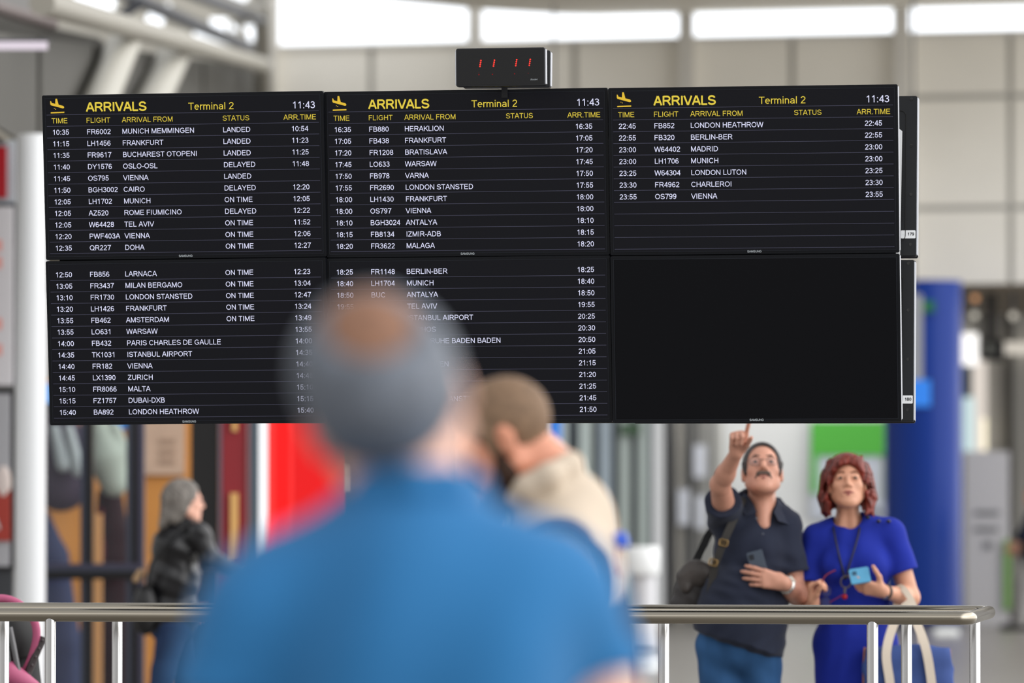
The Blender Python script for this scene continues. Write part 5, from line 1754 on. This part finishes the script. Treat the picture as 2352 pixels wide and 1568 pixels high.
for i, (px, py, c, l) in enumerate(((2240, 685, (232, 170, 120), 'orange ceiling lamp above the blue column'), (2239, 724, (226, 220, 206), 'round white ceiling lamp right of the blue column top'), (2327, 725, (232, 224, 210), 'round white ceiling lamp above the standing grey board'))):
    t = thing('ceiling_lamp', l, 'lamp', tuple(at(px, py, 66.5)), 'recess ceiling lamps')
    a = at(px, py, 66.5)
    MB().ball(tuple(a), .042, 16, 8, (1, 1, 1)).build('bulb', glow('lamp_%d' % i, c, 1.0), t, world=True, smooth=True)
    MB().tube([a + np.array((0, 0, .03)), np.array((a[0], a[1], 3.84))], .02, 8).build('stem', m_dark_frame, t, world=True)
o = block('lit_bar', (2302, 786, 2400, 812), 74.85, .15, glow('bar_pale', (214, 206, 194), 1.1), 'pale lit bar on the grey glass wall beside the black speaker', 'light strip')
for x0, x1 in ((2318, 2328), (2254, 2258)):
    o = struct(block('wall_mullion', (x0, 700, x1, 1440), 74.9, .1, mat('mullion_dark', (84, 82, 78), .6)))
o = block('low_bench', (2236, 1412, 2420, 1440), 66.5, .5, mat('bench_dark', (46, 44, 44), .6), 'low dark bench along the glass wall at far right', 'bench')
t = thing('info_screen', 'small glowing blue screen under a grey panel, half hidden by the rear displays', 'screen', tuple(at(2118, 902, 60.0)))
block('panel', (2092, 872, 2138, 933), 60.0, .05, glow('screen_blue', (66, 142, 246), 1.0), parent=t)
block('case', (2089, 869, 2141, 936), 60.03, .08, m_dark_frame, parent=t)
t2 = t
MB().tube([at(2099, 870, 60.08), np.array((at(2099, 870, 60.08)[0], 60.08, 6.98))], .015, 8).build('rod', m_dark_frame, t, world=True)
t = thing('exit_sign', 'small dim green sign at the top of the blue column', 'sign', tuple(at(2133, 702, 62.53)))
block('panel', (2119, 690, 2147, 716), 62.53, .09, mat('exit_green', (16, 96, 60), .5, emit=.15), parent=t)
block('upright_panel', (2096, 676, 2119, 872), 60.02, .06, mat('post_grey', (150, 152, 156), .5), parent=t2)

# ------------------------------------------------------------------ left side: signs, white column, shop fronts
wc_ = thing('round_column', 'round white column left of the arrivals board', 'column', (at(70, 1000, 36.2)[0], 36.2, 0))
cxw = wc_.location.x
MB().lathe([(.097, 0), (.097, 3.8)], (cxw, 36.2, 0), 48).build('shaft', mat('column_white_gloss', (222, 224, 226), .35), wc_, world=True, smooth=True)
MB().lathe([(.13, 0), (.13, .05), (.1, .06)], (cxw, 36.2, 0), 48).build('base', mat('column_base', (160, 160, 160), .5), wc_, world=True, smooth=True)
t = thing('wall_sign', 'red sign in light grey frame at the left edge', 'sign', tuple(at(-20, 392, 36.6)))
block('frame', (-120, 322, 37, 466), 36.6, .12, mat('frame_light_grey', (168, 174, 180), .4), parent=t, bevel=.01)
block('red_panel', (-112, 336, 15, 454), 36.57, .04, mat('sign_red', (168, 8, 26), .4), parent=t)
lbp = thing('lightbox_poster', 'white poster panel in black frame below the red sign', 'poster', tuple(at(-20, 680, 36.6)))
block('frame', (-130, 466, 36, 887), 36.62, .12, m_dark_frame, parent=lbp)
block('sheet', (-120, 474, 30, 884), 36.58, .05, mat('poster_pale', (206, 203, 206), .5), parent=lbp)
b = MB()
for y in (560, 600, 740, 800):
    a, c = at(-60, y + 16, 36.575), at(4, y - 10, 36.575)
    b.box((a[0], 36.575, a[2]), (c[0], 36.58, c[2]))
b.build('print', mat('poster_coral', (226, 150, 140), .6), lbp, world=True)
pf = floor_thing('poster_stand', 'black framed poster with red block and white letter at the left edge', 'poster', -20, 36.5)
block('frame', (-130, 890, 34, 1308), 36.60, .10, mat('frame_black', (16, 17, 19), .4), parent=pf)
block('leg_panel', (-130, 1308, 30, 1500), 36.62, .06, mat('frame_dark_grey', (52, 54, 58), .5), parent=pf)
block('sheet', (-120, 904, 23, 1300), 36.56, .05, mat('poster_grey', (164, 164, 168), .5), parent=pf)
block('red_block', (-120, 1126, 23, 1242), 36.54, .04, mat('poster_brick_red', (160, 54, 42), .5), parent=pf)
MB().ball(tuple(at(8, 1108, 36.55)), .11, 20, 10, (.45, .15, 1)).build('pale_figure', mat('poster_skin', (214, 200, 194), .6), pf, world=True, smooth=True)
b = MB()
a = at(-8, 1215, 36.53)
text(b, 'A', a[0] - .06, a[2], .135, .9, 36.53, hw=75)
b.build('letter', mat('letter_white', (214, 214, 214), .6), pf, world=True)

YS = 39.0
sf = floor_thing('glazed_shopfront', 'dark framed glass shop front behind the grey-haired woman', 'shop front', 220, YS)
m_fr = mat('shopfront_black', (30, 34, 44), .3)
m_fr2 = mat('shopfront_edge', (60, 66, 80), .3)
for x0, x1, mm in ((184, 197, m_fr2), (196, 213, mat('frame_black', (16, 17, 19), .4)), (289, 303, m_fr2), (302, 318, mat('frame_black', (16, 17, 19), .4)), (317, 331, mat('shopfront_violet_grey', (68, 68, 88), .35))):
    block('mullion', (x0, 930, x1, 1660), YS, .12, mm, parent=sf)
a = at(100, 1296, YS); c = at(331, 1296, YS)
for z0, z1, mm in ((1294, 1304, mat('shopfront_violet_grey', (68, 68, 88), .35)), (1304, 1312, m_fr2), (1312, 1330, mat('frame_black', (16, 17, 19), .4))):
    block('transom', (100, z0, 331, z1), YS - .02, .14, mm, parent=sf)
block('header', (100, 925, 331, 950), YS, .14, m_fr, parent=sf)
block('glass', (104, 950, 330, 1660), YS + .05, .01, mat('clear_glass', (200, 206, 212), .02, alpha=.03, spec=.1), parent=sf)
# interior
YI = 42.0
iw = struct(block('wall_shop', (60, 870, 520, 1680), YI, .15, mat('orange_wood', (202, 140, 72), .5, var=.12, vscale=1.5)))
o = block('wall_poster', (326, 950, 424, 1090), YI - .05, .04, mat('beige_poster', (200, 172, 150), .5, var=.08, vscale=5), 'beige poster on the orange shop wall above the grey-haired woman', 'poster')
b = MB()
for y0 in (1012, 1036, 1058):
    a, c = at(366, y0 + 7, YI - .06), at(402, y0 - 5, YI - .06)
    b.box((a[0], YI - .06, a[2]), (c[0], YI - .05, c[2]))
b.build('print', mat('poster_tan_print', (168, 142, 122), .6), o)
Jn = lambda px, py, dy=0: at(px, py, 40.4 + dy)
def garment(name, label, cat, chains, m, res=.014, parent=None):
    f = Form()
    for pts, rs in chains:
        f.chain([Jn(*p) for p in pts], rs, .03)
    o = f.mesh(name, m, parent, res)
    return tag(o, label, cat) if parent is None else o
garment('long_coat', 'long navy coat on display in the shop beside the white column', 'coat', [([(100, 1185), (112, 1280), (128, 1480), (130, 1590)], [.05, .14, .18, .18])], mat('coat_navy', (50, 58, 86), .8))
hj = garment('hanging_jacket', 'dark plum jacket hanging in the shop window beside the white column', 'jacket', [([(138, 960), (140, 1060), (140, 1110)], [.12, .19, .2]), ([(175, 1000), (178, 1110)], [.07, .07])], mat('jacket_plum', (66, 60, 74), .8))
for i, (p, q, l) in enumerate((((126, 985), (146, 1068), 'pale scarf hanging left over the plum jacket'), ((158, 985), (180, 1080), 'pale scarf hanging right over the plum jacket'))):
    garment('scarf', l, 'scarf', [([(p[0], p[1], -.25), (q[0], q[1], -.28)], [.035, .05])], mat('scarf_pale', (156, 166, 168), .8), .01, hj)
garment('hanging_shirt', 'pale grey-green shirt hanging between the dark shop mullions', 'shirt', [([(226, 975), (244, 1050), (262, 1108)], [.06, .14, .10]), ([(262, 985), (280, 1040)], [.05, .06])], mat('shirt_sage', (156, 168, 158), .8))
dk = garment('dark_dress', 'black and maroon dress on display below the pale grey-green shirt', 'dress', [([(252, 1140, .3), (256, 1220, .3), (258, 1290, .3), (262, 1500, .3), (262, 1596, .3)], [.09, .12, .13, .15, .15])], mat('dress_black_maroon', (36, 20, 26), .8))
garment('sash', None, None, [([(232, 1170, .22), (238, 1285, .22)], [.02, .05])], mat('maroon_cloth', (84, 26, 40), .8), .01, dk)
o = block('display_shelf', (104, 1124, 186, 1134), 41.72, .3, mat('shelf_maroon', (84, 34, 40), .5), 'maroon shelf edge in the shop beside the white column', 'shelf')
o = block('blue_light', (252, 966, 290, 984), YI - .06, .08, glow('blue_light', (40, 130, 210), 1.0), 'thin blue lit sign inside the shop above the sage shirt', 'sign')
o = block('blue_light', (104, 880, 118, 972), YI - .06, .08, glow('blue_light2', (64, 160, 240), 1.0), 'blue lit sign peeking between the white column and the board', 'sign')
for nme, px, mm, lab, cat in (('pale_shop_card', (214, 1180, 233, 1632), mat('wood_light', (198, 148, 92), .5), 'light wooden post inside the shop between the dark mullions', 'post'),):
    block(nme, px, 40.0, .08, mm, lab, cat)
# black door, dark red banner, grey frame, white strip, red lit wall
Yd = 37.6
dd = floor_thing('shop_door', 'black door leaf in front of the grey-haired woman\'s face', 'door', 470, Yd)
block('leaf', (438, 930, 501, 1665), Yd, .08, mat('door_black', (16, 15, 16), .45), parent=dd)
bn = floor_thing('shop_banner', 'dark red panel with gold stripe between the black door and white strip', 'banner', 540, Yd)
block('panel', (509, 930, 567, 1665), Yd, .06, mat('banner_maroon', (140, 34, 42), .5), parent=bn)
block('frame', (502, 930, 509, 1665), Yd - .02, .1, mat('banner_frame_violet', (112, 96, 112), .4), parent=bn)
block('gold_stripe', (529, 1132, 547, 1290), Yd - .03, .04, mat('gold_stripe', (222, 174, 106), .4), parent=bn)
block('gold_stripe', (533, 950, 545, 990), Yd - .03, .04, mat('gold_stripe', (222, 174, 106), .4), parent=bn)
block('grey_edge', (566, 930, 573, 1665), Yd - .02, .1, mat('banner_edge_pink', (150, 104, 108), .4), parent=bn)
gf = floor_thing('grey_upright', 'blue-grey upright between the dark red panel and white strip', 'upright', 585, Yd)
block('post', (575, 930, 593, 1665), Yd, .1, mat('upright_blue_grey', (82, 96, 106), .45), parent=gf)
wl = floor_thing('light_strip', 'tall bright white lit strip at the left of the red wall', 'light strip', 604, Yd)
block('tube', (594, 930, 614, 1665), Yd - .02, .1, glow('strip_white', (244, 246, 248), 1.35), parent=wl)
rw = floor_thing('red_wall_panel', 'large glowing red lit panel behind the near man\'s shoulder', 'panel', 720, Yd)
for x0, x1, c, e in ((614, 632, (250, 40, 38), .6), (632, 664, (228, 4, 6), .62), (664, 674, (226, 40, 40), .5), (674, 798, (206, 6, 10), .58)):
    block('strip', (x0, 930, x1, 1665), Yd, .08, mat('red_lit_%d' % x0, c, .35, emit=e), parent=rw)
o = block('pale_strip', (797, 1062, 812, 1130), Yd, .05, mat('pale_strip', (226, 200, 180), .5), 'pale upright strip between the red wall and the near man\'s neck', 'strip')

# ------------------------------------------------------------------ pushchair at the lower left
Yp = 23.4
J = lambda px, py, dy=0.0: at(px, py, Yp + dy)
sr = thing('pushchair', 'black pushchair with pink canopy hoop behind the rail at lower left', 'pushchair', (J(20, 0)[0], Yp, 0))
m_pink = mat('pink_trim', (186, 92, 128), .55)
b = MB()
hoop = smooth_pts([J(-70, 1420, -.2), J(-40, 1385, -.21), J(5, 1374, -.22), J(46, 1388, -.22), J(76, 1420, -.21), J(84, 1460, -.2), J(72, 1510, -.18), J(52, 1552, -.16)])
b.tube(hoop, .0165, 12)
b.build('canopy_hoop', m_pink, sr, world=True, smooth=True)
f = Form()
f.ell(J(8, 1470, .0), (.15, .22, .17), None, .02, 'add', [(J(0, 1520), np.array((.2, 0, -1.0)))])
f.mesh('canopy', mat('pushchair_black', (14, 14, 16), .7), sr, .008)
f = Form()
f.cone(J(20, 1500, .05), J(30, 1640, .0), .12, .13, .05)
f.cone(J(30, 1640, .0), J(10, 1660, -.3), .10, .10, .05)
f.mesh('seat', mat('pushchair_black', (14, 14, 16), .7), sr, .01)
f = Form()
f.cone(J(20, 1545, -.22), J(75, 1580, -.2), .05, .035, .03)
f.mesh('pink_footmuff', m_pink, sr, .008)
b = MB()
b.tube([J(22, 1440, -.235), J(46, 1560, -.235), J(90, 1760, -.22)], .012, 10)
b.tube([J(14, 1445, -.235), J(24, 1560, -.235)], .008, 10)
b.build('grey_frame_tube', mat('frame_tube_grey', (110, 110, 112), .35, metal=.5), sr, world=True, smooth=True)
b = MB()
b.tube([J(99, 1462, -.19), J(62, 1550, -.19), J(0, 1700, -.19)], .016, 10)
for k in range(5):
    b.ball(tuple(J(97 - k * 8, 1470 + k * 19, -.206)), .007, 8, 6)
b.build('folding_arm', mat('arm_dark_brown', (64, 56, 58), .4), sr, world=True, smooth=True)
for dx, dyy in ((-60, -.25), (-60, .25), (95, -.25), (95, .25)):
    c = J(20 + dx, 1000, dyy)
    pts = [np.array((c[0] + .11 * math.cos(2 * PI * k / 28), c[1], .128 + .11 * math.sin(2 * PI * k / 28))) for k in range(28)]
    wh = MB().tube(pts, .018, 10, closed=True).build('wheel', mat('tyre_black', (20, 20, 20), .7), sr, world=True, smooth=True)
    MB().tube([np.array((c[0], c[1] - .02, .128)), np.array((c[0], c[1] + .02, .128))], .03, 12).build('hub', mat('hub_grey', (140, 140, 140), .4), wh, world=True, smooth=True)
b = MB()
b.tube([J(-40, 1740, -.25), J(115, 1740, -.25)], .012, 10)
b.tube([J(-40, 1740, .25), J(115, 1740, .25)], .012, 10)
b.tube([J(-40, 1740, -.25), J(-40, 1740, .25)], .012, 10)
b.tube([J(-40, 1740, .0), J(30, 1640, .0)], .012, 10)
b.tube([J(115, 1740, -.25), J(60, 1560, -.2)], .012, 10)
for dx, dyy in ((-60, -.25), (-60, .25), (95, -.25), (95, .25)):
    c = J(20 + dx, 1000, dyy)
    b.tube([np.array((c[0], c[1], .128)), J(20 + dx, 1740, dyy)], .012, 10)
b.build('chassis', mat('frame_tube_grey', (110, 110, 112), .35, metal=.5), sr, world=True, smooth=True)
